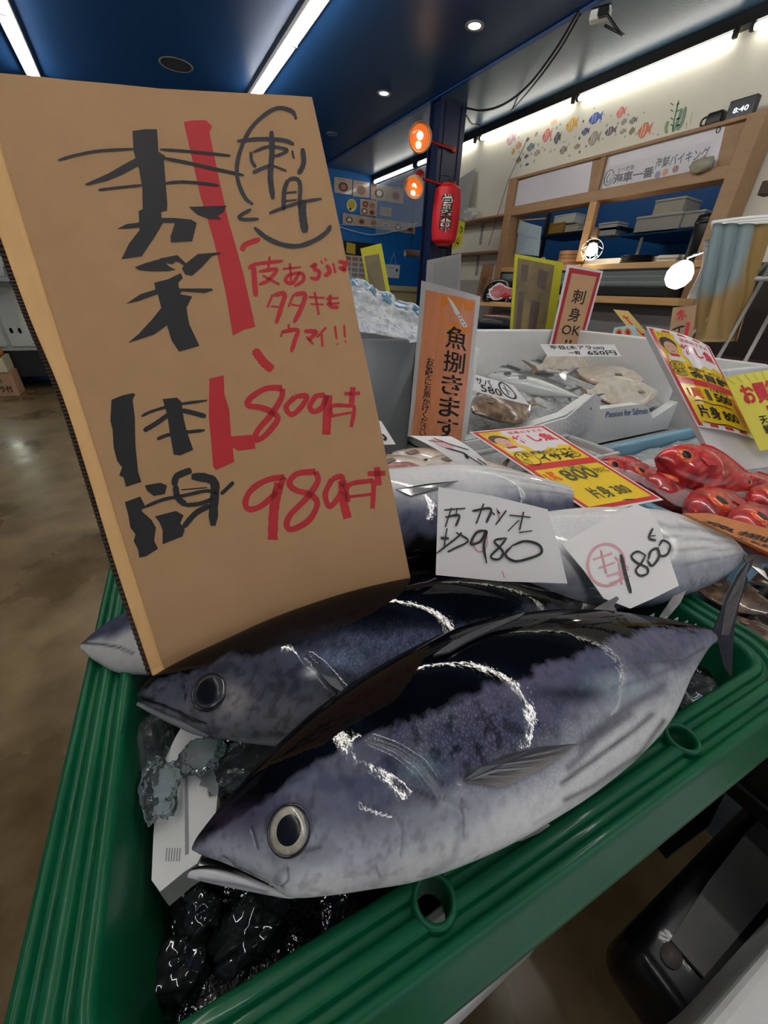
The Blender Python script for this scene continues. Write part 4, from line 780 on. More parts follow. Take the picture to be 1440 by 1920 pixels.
# yellow pop cards
m_pred = mat('pop_red', (200, 36, 40), .4, coat=.4); m_pyel = mat('pop_yellow', (232, 196, 30), .4, coat=.4); m_pwh = mat('pop_white', (232, 224, 226), .4, coat=.4)
m_hair = mat('print_hair', (70, 50, 40), .5); m_skin = mat('print_skin', (206, 160, 134), .5); m_lett = mat('letter_red', (206, 40, 58), .45); m_or = mat('ink_orange', (226, 90, 30), .5)
def ell(u, v_, a, b, n=18, w_=0.): return [(u+a*math.cos(q)*(1+w_*math.cos(5*q)), v_+b*math.sin(q)*(1+w_*math.cos(5*q))) for q in np.linspace(0, 2*math.pi, n, endpoint=False)]
def pop_card(quad, P, N, label, bu=0., bv=0., extra=None):
    fc = face_px(quad, P, N, bu, bv); t = thing('price_poster', label, 'price poster', fc.P(.5, 1), 'yellow recommendation posters'); fc.sheet('laminate', m_pwh, t, .001, 16)
    fc.fill('red_border', [(.025, .015), (.975, .015), (.975, .985), (.025, .985)], m_pred, t, .0005); fc.fill('yellow_panel', [(.07, .035), (.93, .035), (.93, .955), (.07, .955)], m_pyel, t, .0008)
    fc.fill('white_cloud', [(.36, .035), (.93, .035), (.93, .33), (.8, .3), (.72, .34), (.62, .32), (.52, .37), (.42, .36), (.4, .28), (.34, .24), (.4, .16), (.33, .1)], m_pwh, t, .0011)
    fc.fill('portrait_hat', ell(.2, .16, .12, .07), m_hair, t, .0013); fc.fill('portrait_face', ell(.21, .2, .095, .065), m_skin, t, .0016); fc.fill('portrait_collar', [(.12, .27), (.3, .26), (.34, .33), (.1, .33)], m_pwh, t, .0013)
    fc.fill('portrait_scarf', [(.14, .265), (.28, .26), (.29, .285), (.15, .29)], m_pred, t, .0016)
    fc.strokes('portrait_lines', [([(.165, .19), (.19, .187)], .006), ([(.23, .187), (.255, .19)], .006), ([(.185, .232), (.21, .24), (.235, .232)], .006)], m_hair, t, .0019)
    fc.text('lettering', '店長おすすめ', .42, .06, .88, .1, m_lett, t, .0014, .012); fc.text('lettering', '推し魚', .38, .125, .9, .24, m_lett, t, .0014, .035); fc.text('lettering', 'スタッフ', .1, .045, .3, .085, mat('ink_olive', (120, 110, 20), .5), t, .0014)
    fc.fill('red_band', [(.07, .50), (.93, .50), (.93, .565), (.07, .565)], m_pred, t, .0012); return fc, t
P, N = lean(onz(880, 812, -.285), onz(1240, 940, -.305), 1.0); A_, B_, C_, D_ = (880, 810), (1019, 797), (1244, 937), (1108, 962)
Q = [onz(880, 810, -.265), onz(1019, 797, -.245), onz(1244, 937, -.285), onz(1108, 962, -.305)]
N = unit(np.cross(Q[1]-Q[0], Q[3]-Q[0])); N = N if N[2] > 0 else -N; P = sum(Q)/4
fc, t = pop_card([A_, B_, C_, D_], P, N, 'yellow poster for isaki at 800 yen, lying across fish')
fc.text('handwriting', '梅雨が1番ウマイ', .33, .35, .88, .40, ink, t, .0018, .012); fc.text('handwriting', 'イサキ', .34, .40, .78, .49, ink, t, .0018, .03)
fc.strokes('circled_mark', [(ell(.8, .44, .075, .035)+[(.875, .44)], .007), ([(.76, .435), (.84, .435)], .008), ([(.8, .42), (.78, .455)], .008), ([(.8, .435), (.83, .455)], .007)], ink, t, .0018, .7)
fc.strokes('speech_bubble', [(ell(.2, .43, .12, .085)+[(.32, .43)], .007)], ink, t, .0018, .7); fc.text('handwriting', 'うま!\n旬', .12, .36, .28, .49, ink, t, .0018, .01)
fc.text('handwriting', '(1尾)大', .42, .57, .72, .615, mat('ink_grey2', (70, 70, 40), .5), t, .0018, .006); fc.text('handwriting', '800', .3, .6, .72, .72, mat('ink_grey2', (70, 70, 40), .5), t, .0018, .012)
fc.text('handwriting', '片身 380', .3, .8, .8, .91, mat('ink_grey2', (70, 70, 40), .5), t, .0018, .012); fc.text('handwriting', 'タタキに', .74, .62, .9, .68, ink, t, .0018, .01); fc.text('handwriting', '1尾', .1, .6, .24, .7, m_or, t, .0018, .01)
# kinmedai poster on a foam board
Q = [onz(1214, 616, -.045), onz(1340, 655, -.06)]; d1 = depth(onz(1300, 880, -.3))
A, B = onz(1352, 888, -.31), onz(1440, 862, -.31)
P = onz(1375, 875, -.31); N = unit((-.55, -.62, .56))
fcb = face_px([(1214, 617), (1325, 655), (1475, 870), (1352, 888)], P, N); t = thing('foam_board', 'white foam board propping the red sea bream poster', 'board', fcb.P(.5, 1)); fcb.sheet('board', m_foam, t, .018, 4)
for v_ in fcb.c: pass
P2 = P+N*.004
fc, t = pop_card([(1211, 612), (1330, 650), (1421, 826), (1308, 800)], P2, N, 'yellow poster for kinmedai at 1500 yen, leaning on foam board', bu=.012)
fc.text('handwriting', '相場3千~4千以上', .32, .37, .92, .41, ink, t, .0018, .01); fc.text('handwriting', '金目鯛', .3, .41, .92, .495, ink, t, .0018, .03)
for cy_, tx in ((.38, '炙り'), (.45, '煮付')): fc.strokes('speech_bubble', [(ell(.17, cy_, .1, .036)+[(.27, cy_)], .006)], ink, t, .0018, .6); fc.text('handwriting', tx, .1, cy_-.022, .24, cy_+.022, ink, t, .0018, .01)
fc.text('handwriting', '1尾', .12, .6, .34, .7, m_or, t, .0018, .02); fc.text('handwriting', '1', .4, .59, .46, .7, mat('ink_grey2', (70, 70, 40), .5), t, .0018, .03); fc.text('handwriting', '500', .52, .61, .8, .7, ink, t, .0018, .03); fc.text('handwriting', '(1620)', .5, .565, .8, .605, ink, t, .0018, .012)
fc.strokes('wavy_line', [([(.15, .735), (.25, .725), (.4, .745), (.55, .735), (.75, .745)], .01), ([(.12, .94), (.3, .95), (.5, .94), (.7, .955), (.85, .95)], .01)], ink, t, .0018, .6)
fc.text('handwriting', '片身 800', .13, .77, .76, .9, ink, t, .0018, .025); fc.text('handwriting', '数量限定', .82, .6, .91, .9, m_or, t, .0018, .01, True)
# bargain card at the right edge
P = onz(1420, 830, -.25); N = unit((-.5, -.75, .45))
fc = face_px([(1358, 708), (1470, 690), (1530, 830), (1425, 845)], P, N, bu=.006); t = thing('price_poster', 'pale yellow bargain poster with red lettering beside foam board', 'price poster', fc.P(.5, 1), 'yellow recommendation posters'); fc.sheet('laminate', mat('bargain_yellow', (236, 226, 90), .4, coat=.4), t, .001, 10)
fc.text('lettering', 'お買得品', .12, .12, .95, .4, m_lett, t, .001, .03); fc.fill('red_label', [(.4, .44), (.9, .44), (.9, .53), (.4, .53)], m_pred, t, .0008); fc.text('lettering', 'BEST BUY', .44, .455, .86, .515, m_pwh, t, .0012, .01)
fc.text('handwriting', '天然\n鯛アラ', .2, .55, .6, .8, ink, t, .0012, .012); fc.strokes('ray_print', [([(.02+.14*k, .01), (.1+.12*k, .1)], .012) for k in range(6)], mat('ray_gold', (206, 176, 40), .5), t, .0008)
# ================================================================== red sea bream tray
t = crate_box('blue_tray', 'light blue plastic tray holding the red fish', (.83, .14, -.664), (1.95, .60, -.355), .022, mat('tray_blue', (120, 168, 192), .4, vary=.08), 'tray')
ice_bed(.86, 1.92, .19, .57, -.385, 'ice bed under the red fish in the blue tray', amp=.02, seed=9)
KM = [((1154, 870), (1136, 868), -.325, 'red fish farthest along the poster edge'), ((1203, 881), (1170, 884), -.325, 'red fish second along the poster edge'), ((1259, 889), (1207, 906), -.31, 'red fish with closed mouth in front of the raised one'),
      ((1289, 852), (1217, 842), -.265, 'large red fish raised against the foam board'), ((1352, 937), (1288, 941), -.305, 'red fish with bright orange eye ring beside the orange plank'),
      ((1429, 967), (1373, 967), -.295, 'red fish resting against the orange plank end'), ((1401, 901), (1352, 893), -.315, 'red fish half under wrap by the foam board foot'), ((1452, 925), (1415, 925), -.31, 'red fish cut off past the wrap')]
for (e, mth, z, l) in KM:
    E_, M_ = onz(*e, z), onz(*mth, z); a = unit(unit((E_-M_)*np.array([1, 1, 0]))*.8+np.array([.95, .3, 0])*.2); L = np.clip(np.linalg.norm(E_-M_)/.19, .26, .36)
    if 'raised' in l and 'large' in l: L = .31
    a = unit(a+np.array([0, 0, -.3])); n = unit(unit(-E_)*.75+np.array([0, 0, .45])); n = unit(n-a*np.dot(n, a)); b = np.cross(n, a)
    head = E_-a*.14*L-b*.045*L-n*.09*L
    gfish('red_bream', l, 'fish', 'red fish in the blue tray', head, head+a*L, n, L, 'kinme')
xs = np.linspace(.84, 1.7, 60); ys = np.linspace(.14, .44, 34); Xg, Yg = np.meshgrid(xs, ys, indexing='ij'); Zg = -.332+.045*(fbm(np.stack([Xg*14, Yg*14, Xg*0], -1)+5, 4)-.5)
v, f = slab(np.stack([Xg, Yg, Zg], -1), .0006); t = thing('plastic_wrap', 'crinkled clear plastic wrap covering the red fish bodies', 'wrap', (1.2, .3, -.34)); mo('film', v, f, mat('wrap_film', (235, 226, 228), .1, spec=.8, alpha=.2, bump=1., bscale=45, bdist=.008), t)
# orange plank with the same lettering, lying edge-on
P = onz(1360, 1000, -.285); N = unit((-.35, -.55, .76))
fc = face_px([(1282, 962), (1330, 962), (1520, 1012), (1520, 1072)], P, N)
t = thing('wooden_plank_sign', 'orange wood grain plank sign lying beside red fish', 'sign', fc.P(.5, 1)); fc.sheet('plank', mat('plank_orange', (196, 122, 66), .45, vary=.15, vscale=8, stretch=(3, 12, 12)), t, .006, 6)
def pxtext(fc, body, q, m, t, bold=0.): 
    """text whose box corners are given in the picture"""
    C = [fc.inv(*p) for p in q]; v, f = glyphs(body, bold)
    uv = [((C[0][0]*(1-x)+C[1][0]*x)*y+(C[3][0]*(1-x)+C[2][0]*x)*(1-y), (C[0][1]*(1-x)+C[1][1]*x)*y+(C[3][1]*(1-x)+C[2][1]*x)*(1-y)) for x, y in v]
    mo('lettering', [fc.P(a, b, .001) for a, b in uv], f, m, t)
pxtext(fc, '魚捌', [(1325, 975), (1445, 1008), (1436, 1018), (1312, 977)], ink, t, .015)
pxtext(fc, 'お気軽に', [(1385, 1006), (1470, 1030), (1466, 1036), (1382, 1009)], ink, t, .01)
# brown fish tray right of the green crate
crate_box('dark_tray', 'dark tray of brown fish beside the green crate', (.69, -.18, -.664), (1.25, .13, -.455), .015, m_black, 'tray')
ice_bed(.71, 1.23, -.16, .11, -.485, 'wet dark ice under the brown fish in dark tray', mat('brown_slush', (60, 54, 48), .15, spec=.5, vary=.4, vscale=30, bump=.7, bscale=60, bdist=.006), amp=.012, seed=15)
for k, (h, tl, z, l) in enumerate((((1290, 1090), (1475, 1150), -.44, 'brown mottled fish nearest the skipjack tail'), ((1350, 1150), (1500, 1250), -.45, 'dark brown fish lowest in the dark tray'), ((1340, 1050), (1500, 1100), -.43, 'olive brown fish below the orange plank'))):
    gfish('brown_fish', l, 'fish', 'brown fish in the dark tray', onz(*h, z), onz(*tl, z), (-.3, -.1, .95), kind='brown')
# breams on ice behind the skipjack
ice_bed(.16, .96, .54, .69, -.337, 'crushed ice bed under the silver breams', amp=.006, seed=5)
crate_box('foam_fish_box', 'shallow white foam tray of silver breams behind the skipjacks', (.12, .5, -.358), (1.0, .665, -.325), .014, m_foam2, 'foam box')
for k, (h, tl, z, l) in enumerate((((655, 890), (900, 888), -.305, 'silver bream with pink cut belly beside the cardboard sign'), ((705, 868), (935, 880), -.30, 'silver bream under a curled price card'), ((770, 880), (1010, 895), -.30, 'silver bream mostly under the isaki poster'))):
    gfish('silver_bream', l, 'fish', 'silver breams on ice', onz(*h, z), onz(*tl, z), (-.1, -.3, .95), kind='bream')
c = onz(755, 862, -.25); v, f = lathe([(0, .012), (.018, .009), (.035, -.004)], c-np.array([0, 0, .018]), (-.1, -.3, .95), 20, 1.3, .55, xdir=(1, -.3, 0)); tag(mo('fillet_piece', v, f, mat('fillet_pink', (178, 122, 112), .25, coat=.6, vary=.1, bump=.4, bscale=60), None, True), 'pink cut flesh piece on the silver bream', 'fillet')
P = onz(850, 850, -.235); N = unit((-.3, -.62, .72))
fc, t = simple_card('price_card', 'curled white price card with pink stamp on the breams', [(768, 817), (845, 818), (925, 880), (868, 880)], P, N, [([(.2, .2), (.5, .25)], .05), ([(.45, .1), (.6, .35)], .06), ([(.55, .3), (.85, .5)], .06), ([(.3, .45), (.6, .6), (.5, .75)], .05), ([(.6, .65), (.75, .9)], .05), ([(.8, .75), (.9, .9)], .05)], bv=.01, asp=.6)
fc.fill('pink_stamp', ell(.42, .3, .18, .18), mat('stamp_pink', (222, 170, 176), .6), t, .0006)
P = onz(730, 820, -.25)
fc, t = simple_card('price_card', 'white price card corner sticking out behind the cardboard sign', [(660, 770), (715, 790), (742, 833), (680, 835)], P, unit((-.2, -.6, .75)), [([(.75, .6), (.8, .75), (.7, .85)], .08)])
# ================================================================== rack and things at the right edge
t = thing('black_rack', 'black steel rack with white support rods at the right', 'rack', (2.35, .95, FL))
XR = 2.3
def rp(px, py): return onx(px, py, XR)
q0, q1 = rp(1285, 700), rp(1440, 640)
mo('rack_panel', *box2((XR+.25, .35, FL), (XR+.3, rp(1300, 560)[1], .2), .004), mat('rack_dark', (34, 28, 24), .6, vary=.2), t)
for a, b in (((1232, 690), (1440, 492)), ((1330, 700), (1444, 500)), ((1385, 700), (1460, 560))): mo('rod', *tube([rp(*a), rp(*b)], .008, 6), mat('rod_grey', (168, 166, 162), .4), t, True)
mo('rack_rail', *tube([rp(1400, 524), rp(1460, 522)], .01, 8), MATS['rod_grey'], t, True)
for z in (-.25, .45): mo('rack_beam', *box2((XR+.2, .3, z), (XR+.26, rp(1300, 560)[1], z+.05), .004), mat('rack_brown', (60, 34, 24), .5), t)
# draped towel
fc = Face(rp(1340, 420), rp(1448, 422), rp(1380, 640), rp(1288, 642), bu=.03)
n_ = 26; Pg = np.array([[fc.P(u, v_) for u in np.linspace(0, 1, n_)] for v_ in np.linspace(0, 1, n_)])
uu = np.linspace(0, 1, n_)[None, :]; vv = np.linspace(0, 1, n_)[:, None]; Pg += (np.sin(uu*9+vv*3)*.025*(vv*.8+.2)+.012*np.sin(uu*23-vv*4))[..., None]*fc.n
def towel_cols():
    c = np.zeros((n_, n_, 3)); no = fbm(Pg*9, 3)
    c = mix(lin(126, 142, 146), lin(150, 124, 82), sstep(.42, .58, vv*.75+uu*.22+(no-.5)*.5)); c = mix(c, lin(146, 118, 70), sstep(.7, .85, uu+0*vv)); return c.reshape(-1, 3)
tc_ = towel_cols(); v, f = slab(Pg, .006); t = thing('draped_towel', 'blue grey towel with ochre lower half draped over rack', 'towel', fc.P(.5, 1)); mo('cloth', v, f, mat('towel_cloth', rough=.9, attr='Col', bump=.3, bscale=200), t, True, np.vstack([tc_, tc_]))
t = thing('hanger_bundle', 'bunch of white cords and hangers beside the draped towel', 'hangers', rp(1330, 450))
for k in range(6): a = rp(1322+4*k, 450); mo('cord', *tube([a, rp(1318+3*k, 500), rp(1290+5*k, 560)], .006, 6, sm=5), MATS['rod_grey'], t, True)
for k in range(3): mo('hanger', *tube([rp(1335, 418+6*k), rp(1390, 411+5*k), rp(1460, 406+5*k)], .009, 8, sm=4), m_white, t, True)
v, f = tube([rp(1325, 462), rp(1375, 472)], .006, 6); mo('hook', v, f, m_chrome, t, True)
c = onx(1318, 458, XF+.12); c[2] = zs_+.151; t = thing('black_barrel', 'black cylindrical bin beside the round lamp', 'bin', c-(0, 0, .15))
v, f = lathe([(.085, -.15), (.092, .1), (.085, .125), (0, .13)], c, (0, 0, 1), 28); mo('body', v, f, m_black, t, True); mo('rim', *lathe([(.092, .07), (.097, .075), (.097, .09), (.092, .095)], c, (0, 0, 1), 28, caps=False), m_black, t, True)
# round bright globe lamp
c = onx(1273, 517, 2.5); r = 22*depth(c)/F; t = thing('globe_lamp', 'bright white globe bulb on a bent arm in front of the counter', 'lamp', c)
ax = unit((.35, -.1, .9)); pr_ = [(0, -r*1.0), (r*.5, -r*.86), (r*.86, -r*.5), (r, 0), (r*.9, r*.45), (r*.62, r*.85), (r*.42, r*1.05)]
mo('bulb', *lathe(pr_, c, ax, 28), mat('globe_glow', (255, 255, 255), .4, emit=(255, 252, 245), estr=9.), t, True)
mo('lamp_cap', *lathe([(r*.43, r*1.03), (r*.45, r*1.2), (r*.2, r*1.35), (0, r*1.36)], c, ax, 20), m_black, t, True)
mo('arm', *tube([c+ax*r*1.3, onx(1290, 482, 2.48), onx(1314, 474, 2.4), rp(1330, 470)], .007, 6), m_chrome, t, True)
# cardboard notices near the rack
m_kr = mat('kraft_small', (176, 140, 106), .6, vary=.06)
fc = face_px([(1262, 577), (1306, 572), (1296, 650), (1252, 645)], onx(1275, 610, 1.95), unit((-.7, -.7, 0))); t = thing('cardboard_notice', 'small cardboard notice with red and black brushwork', 'notice', fc.P(.5, 1)); fc.sheet('card', m_kr, t, .004, 3)
fc.strokes('brushwork', [([(.2, .2), (.4, .1), (.3, .35)], .05), ([(.5, .1), (.45, .35)], .05), ([(.35, .2), (.65, .25)], .05), ([(.75, .4), (.7, .95)], .16)], m_lett, t, .001, .6); fc.strokes('brushwork', [([(.1, .6), (.4, .52), (.6, .5)], .05), ([(.4, .55), (.38, .95)], .07), ([(.2, .75), (.5, .7)], .05), ([(.1, .85), (.2, .7)], .05)], ink, t, .001, .6)
fc = face_px([(1150, 580), (1178, 583), (1240, 655), (1205, 650)], onx(1195, 620, 1.9), unit((-.6, -.7, .4))); t = thing('cardboard_notice', 'long yellow cardboard notice leaning behind the foam box', 'notice', fc.P(.5, 1)); fc.sheet('card', mat('kraft_yellow', (190, 164, 96), .6), t, .004, 3)
fc.strokes('brushwork', [([(.35, .15), (.5, .5)], .12), ([(.4, .3), (.6, .7)], .1)], m_lett, t, .001, .5); fc.strokes('brushwork', [([(.25, .2), (.6, .2)], .05), ([(.5, .62), (.8, .66), (.6, .85)], .05), ([(.7, .8), (.9, .92)], .05)], ink, t, .001, .5)
fc = face_px([(1152, 614), (1190, 609), (1200, 640), (1145, 640)], onx(1170, 625, 1.85), unit((-.6, -.7, .3))); t = thing('pale_blue_leaflet', 'pale blue leaflet with two orange dots behind foam box', 'leaflet', fc.P(.5, 1)); fc.sheet('card', mat('leaflet_blue', (150, 186, 190), .5), t, .003, 3)
for u in (.25, .62): fc.fill('orange_dot', ell(u, .42, .15, .28), m_or, t, .001); fc.fill('dot_centre', ell(u, .42, .08, .16), m_dish[0], t, .0014)
crate_box('foam_fish_box', 'white foam box corner at the right of bargain poster', (1.75, .62, -.66), (2.15, 1.0, -.18), .03, m_foam, 'foam box')
c = onx(1180, 700, 1.7)
# ================================================================== far left: display fridge, boxes
t = thing('display_fridge', 'white open display fridge with lit panel at far left', 'fridge', (-1.5, 6.2, FL))
def lp(px, py, y): return ony(px, py, y)
m_fr = mat('fridge_white', (186, 192, 186), .35, vary=.08)
mo('fridge_body', *box2((-2.6, 6.3, -.75), (-1.05+.25, 6.95, .6), .01), m_fr, t)
for k in range(3): mo('door_panel', *box2((-1.62+.28*k, 6.27, -.7), (-1.37+.28*k, 6.3, -.1), .004), m_fr, t)
for k in range(2):
    q = ony(21+16*k, 620, 6.268); mo('vent_hole', *lathe([(0, 0), (.03, 0)], q, (0, -1, 0), 14, .5, 1.), m_black, t)
mo('light_strip', *box2((-1.7, 6.25, -.55), (-1.63, 6.27, -.08)), mat('strip_glow', (255, 255, 240), .4, emit=(250, 255, 235), estr=4.), t)
mo('shelf', *box2((-2.4, 5.9, -.05), (-1.02, 6.29, -.0), .006), mat('steel_grey', (140, 142, 144), .3, metal=.6), t)
mo('price_rail', *tube([ony(5, 430, 6.2), ony(22, 520, 6.2), ony(16, 530, 6.2), ony(8, 500, 6.2)], .012, 8, sm=5), MATS['steel_grey'], t, True)
mo('base_frame', *box2((-2.5, 6.35, -1.05), (-.7, 6.9, -.75), .004), m_black, t)
for x in (-2.3, -.9): mo('leg', *box2((x-.03, 6.4, FL), (x+.03, 6.5, -1.05)), m_black, t)
P = ony(20, 700, 5.9); bx = onz(38, 742, FL); t = thing('cardboard_carton', 'small cardboard carton with brush lettering under the fridge', 'carton', (bx[0]-.2, bx[1], FL))
mo('carton_body', *box2((bx[0]-.5, bx[1], FL), (bx[0], bx[1]+.3, FL+.26), .005), m_kr, t)
fc = Face((bx[0]-.45, bx[1]-.002, FL+.24), (bx[0]-.02, bx[1]-.002, FL+.24), (bx[0]-.02, bx[1]-.002, FL+.02), (bx[0]-.45, bx[1]-.002, FL+.02)); fc.text('handwriting', '銀鮭(冷)', .35, .12, .8, .45, ink, t, .001, .02); fc.text('handwriting', 'アラ付', .55, .55, .95, .9, ink, t, .001, .02)
crate_box('plastic_basket', 'cream plastic basket on top of the cardboard carton', (bx[0]-.55, bx[1]-.02, FL+.262), (bx[0]-.02, bx[1]+.32, FL+.42), .012, mat('basket_cream', (206, 198, 170), .5), 'basket')
v, f = blob((bx[0]-.12, bx[1]+.14, FL+.46), .1, 3, .25, 2, 3, (1, 1, .8)); tag(mo('root_vegetable', v, f, mat('veg_orange', (178, 112, 66), .5, vary=.2), None, True), 'rounded orange brown item heaped in the cream basket', 'food')
v, f = blob((bx[0]-.32, bx[1]+.16, FL+.52), .13, 3, .3, 2, 8, (1, 1, 1)); tag(mo('packed_bag', v, f, mat('bag_teal', (90, 130, 140), .3, coat=.5, vary=.3), None, True), 'blue green packed bag in the cream basket', 'bag')
c = onz(60, 722, FL); t = thing('caster_dolly', 'low black dolly with wheels on the floor beside the carton', 'dolly', c); mo('dolly_deck', *box2((c[0]-.1, c[1], FL+.1), (c[0]+.3, c[1]+.22, FL+.19), .01), m_black, t); mo('wheel', *lathe([(0, -.02), (.05, -.02), (.05, .02), (0, .02)], (c[0]+.0, c[1]+.03, FL+.05), (1, 0, 0), 20), m_black, t, True); mo('wheel', *lathe([(0, -.02), (.05, -.02), (.05, .02), (0, .02)], (c[0]+.25, c[1]+.18, FL+.05), (1, 0, 0), 20), m_black, t, True)
c = onz(160, 965, -.62); v, f = blob(onz(160, 960, -.5), .03, 3, .3, 2, 5, (.5, .6, 1.1)); 
# ================================================================== green crate
ZR = -.36; ANG = -.0785; CU = np.array([math.cos(ANG), math.sin(ANG), 0]); CV = np.array([-math.sin(ANG), math.cos(ANG), 0]); CO = np.array([-.108, .094, 0])
CW, CL = .672, .56
def C(u, v_, z): return CO+CU*u+CV*v_+np.array([0, 0, z])
def toC(P): q = np.asarray(P)-CO; return float(q@CU), float(q@CV)
m_green = mat('green_plastic', (6, 84, 54), .4, spec=.25, vary=.14, vscale=14, coat=.1, coatr=.05)
prof_ = [(-.03, -.17), (-.004, -.02), (-.0005, -.006), (.0015, -.001), (.004, 0)]
for k in range(3):
    s0 = .002+.0185*k; prof_ += [(s0+.004, .0006), (s0+.0072, .0002), (s0+.0084, -.0016), (s0+.0094, -.0056), (s0+.0104, -.0066), (s0+.0148, -.0066), (s0+.0158, -.0056), (s0+.0168, -.0016), (s0+.0185, .0)] if k < 2 else [(s0+.002, .0006)]
prof_ += [(.0435, -.001), (.0455, -.004), (.0475, -.009), (.0575, -.042), (.0595, -.045), (.0605, -.056), (.058, -.058), (.056, -.05)]
def ring_path(d, rc=.03):
    pts = []
    def RR(nx):
        dd = d if d < .045 else .045+(d-.045)*(1-.82*max(0., -nx)); return max(rc+dd, .004)
    R = RR(0)
    cs = [((rc, rc), math.pi, 1.5*math.pi), ((CW-rc, rc), 1.5*math.pi, 2*math.pi), ((CW-rc, CL-rc), 0, .5*math.pi), ((rc, CL-rc), .5*math.pi, math.pi)]
    for i, ((cx, cy), a0, a1) in enumerate(cs):
        for a in np.linspace(a0, a1, 10): pts.append((cx+RR(math.cos(a))*math.cos(a), cy+RR(math.cos(a))*math.sin(a)))
        if i == 0:
            for x in np.linspace(rc, CW-rc, 222)[1:-1]: pts.append((x, rc-R))
    return pts
HO = [toC(onz(814, 1687, ZR)), toC(onz(1279, 1383, ZR))]
R_ = np.array([[C(u, v_, ZR+z) for (u, v_) in ring_path(d)] for d, z in prof_]); v, f = grid(R_, closed_v=True)
uvl = np.stack([(v-CO)@CU, (v-CO)@CV], 1); ff = []
for q in f:
    c_ = uvl[list(q)].mean(0); zz_ = v[list(q)][:, 2].mean()
    if zz_ > ZR-.04 and any((c_[0]-h[0])**2+(c_[1]-h[1])**2 < .0125**2 for h in HO): continue
    ff.append(q)
t_cr = thing('fish_crate', 'green plastic crate with ridged rim holding the skipjack tuna', 'crate', C(CW/2, CL/2, -.53))
mo('ridged_rim', v, ff, m_green, t_cr, True)
bt = [C(u, v_, ZR-.17) for u, v_ in ring_path(-.03)]; mo('crate_floor', *poly(bt, .004, (0, 0, -1.)), m_green, t_cr)
for k, h in enumerate(HO):
    mo('drain_ring', *lathe([(.0112, -.03), (.0112, -.004), (.0116, .0010), (.0132, .0022), (.0152, .0012), (.0162, -.002), (.0165, -.009)], C(h[0], h[1], ZR), (0, 0, 1), 40, caps=False), m_green, t_cr, True)
a_ = onz(800, 1918, -.44); b_ = onz(1128, 1612, -.44); e_ = unit(b_-a_); in_ = np.array([-e_[1], e_[0], 0]); in_ = in_ if in_[1] > 0 else -in_
t = thing('foam_fish_box', 'white foam box supporting the green crate', 'foam box', a_+e_*.1-(0, 0, .3), None)
def skewbox(u0, u1, w0, w1, z0, z1, m, p, nm): mo(nm, *box(a_*np.array([1, 1, 0])+e_*(u0+u1)/2+in_*(w0+w1)/2+np.array([0, 0, (z0+z1)/2]), (u1-u0, w1-w0, z1-z0), math.atan2(e_[1], e_[0]), .006), m, p)
LB = np.linalg.norm(b_-a_)
skewbox(-.22, LB+.01, 0, .045, -.74, -.44, m_foam, t, 'front_wall'); skewbox(-.22, LB+.01, .3, .33, -.74, -.56, m_foam, t, 'back_wall'); skewbox(-.22, -.19, .03, .3, -.74, -.56, m_foam, t, 'side_wall'); skewbox(LB-.02, LB+.01, .03, .3, -.74, -.56, m_foam, t, 'side_wall'); skewbox(-.19, LB-.02, .03, .3, -.74, -.55, m_foam, t, 'bottom')
t = thing('crate_stand', 'dark steel trestle hidden under the green crate', 'stand', (.2, .4, FL)); mo('stand_top', *box2((-.05, .12, -.78), (.5, .62, -.742), .004), m_black, t)
for x, y in ((0, .16), (.45, .16), (0, .58), (.45, .58)): mo('leg', *box2((x-.02, y-.02, FL), (x+.02, y+.02, -.78), .003), m_black, t)
# slush
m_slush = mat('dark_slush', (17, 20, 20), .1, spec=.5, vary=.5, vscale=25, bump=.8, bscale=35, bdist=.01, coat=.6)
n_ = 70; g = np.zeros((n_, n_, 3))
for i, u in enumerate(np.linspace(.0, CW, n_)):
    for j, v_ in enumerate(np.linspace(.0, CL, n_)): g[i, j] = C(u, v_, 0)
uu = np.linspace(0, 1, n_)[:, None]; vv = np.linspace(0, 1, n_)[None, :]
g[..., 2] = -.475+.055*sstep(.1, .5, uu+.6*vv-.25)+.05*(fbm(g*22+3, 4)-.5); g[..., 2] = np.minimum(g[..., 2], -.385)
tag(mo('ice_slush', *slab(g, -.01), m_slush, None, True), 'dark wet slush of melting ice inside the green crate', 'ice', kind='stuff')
m_clear = mat('clear_ice', (196, 206, 210), .04, trans=.95, ior=1.31, bump=.6, bscale=60, bdist=.004)
def chunk(px, py, z, r, sq, seed, label, m=None, amp=.35): v, f = blob(onz(px, py, z), r, 4, amp*1.5, 2.6, seed, sq); tag(mo('ice_chunk', v, f, m or m_clear, None, True), label, 'ice', 'loose ice chunks')
chunk(283, 1395, -.40, .024, (.7, 1.15, .8), 1, 'clear ice lump below the middle skipjack jaw'); chunk(300, 1478, -.385, .02, (.75, 1.3, .6), 2, 'smooth ice lump on the edge of foam piece'); chunk(378, 1415, -.385, .02, (1, .8, .6), 3, 'bubbly round ice lump above foam piece')
chunk(255, 1345, -.41, .017, (.9, .9, .8), 5, 'cloudy ice cube tucked under the middle skipjack snout', mat('cloudy_ice', (120, 118, 112), .2, trans=.3, bump=.4, bscale=60))
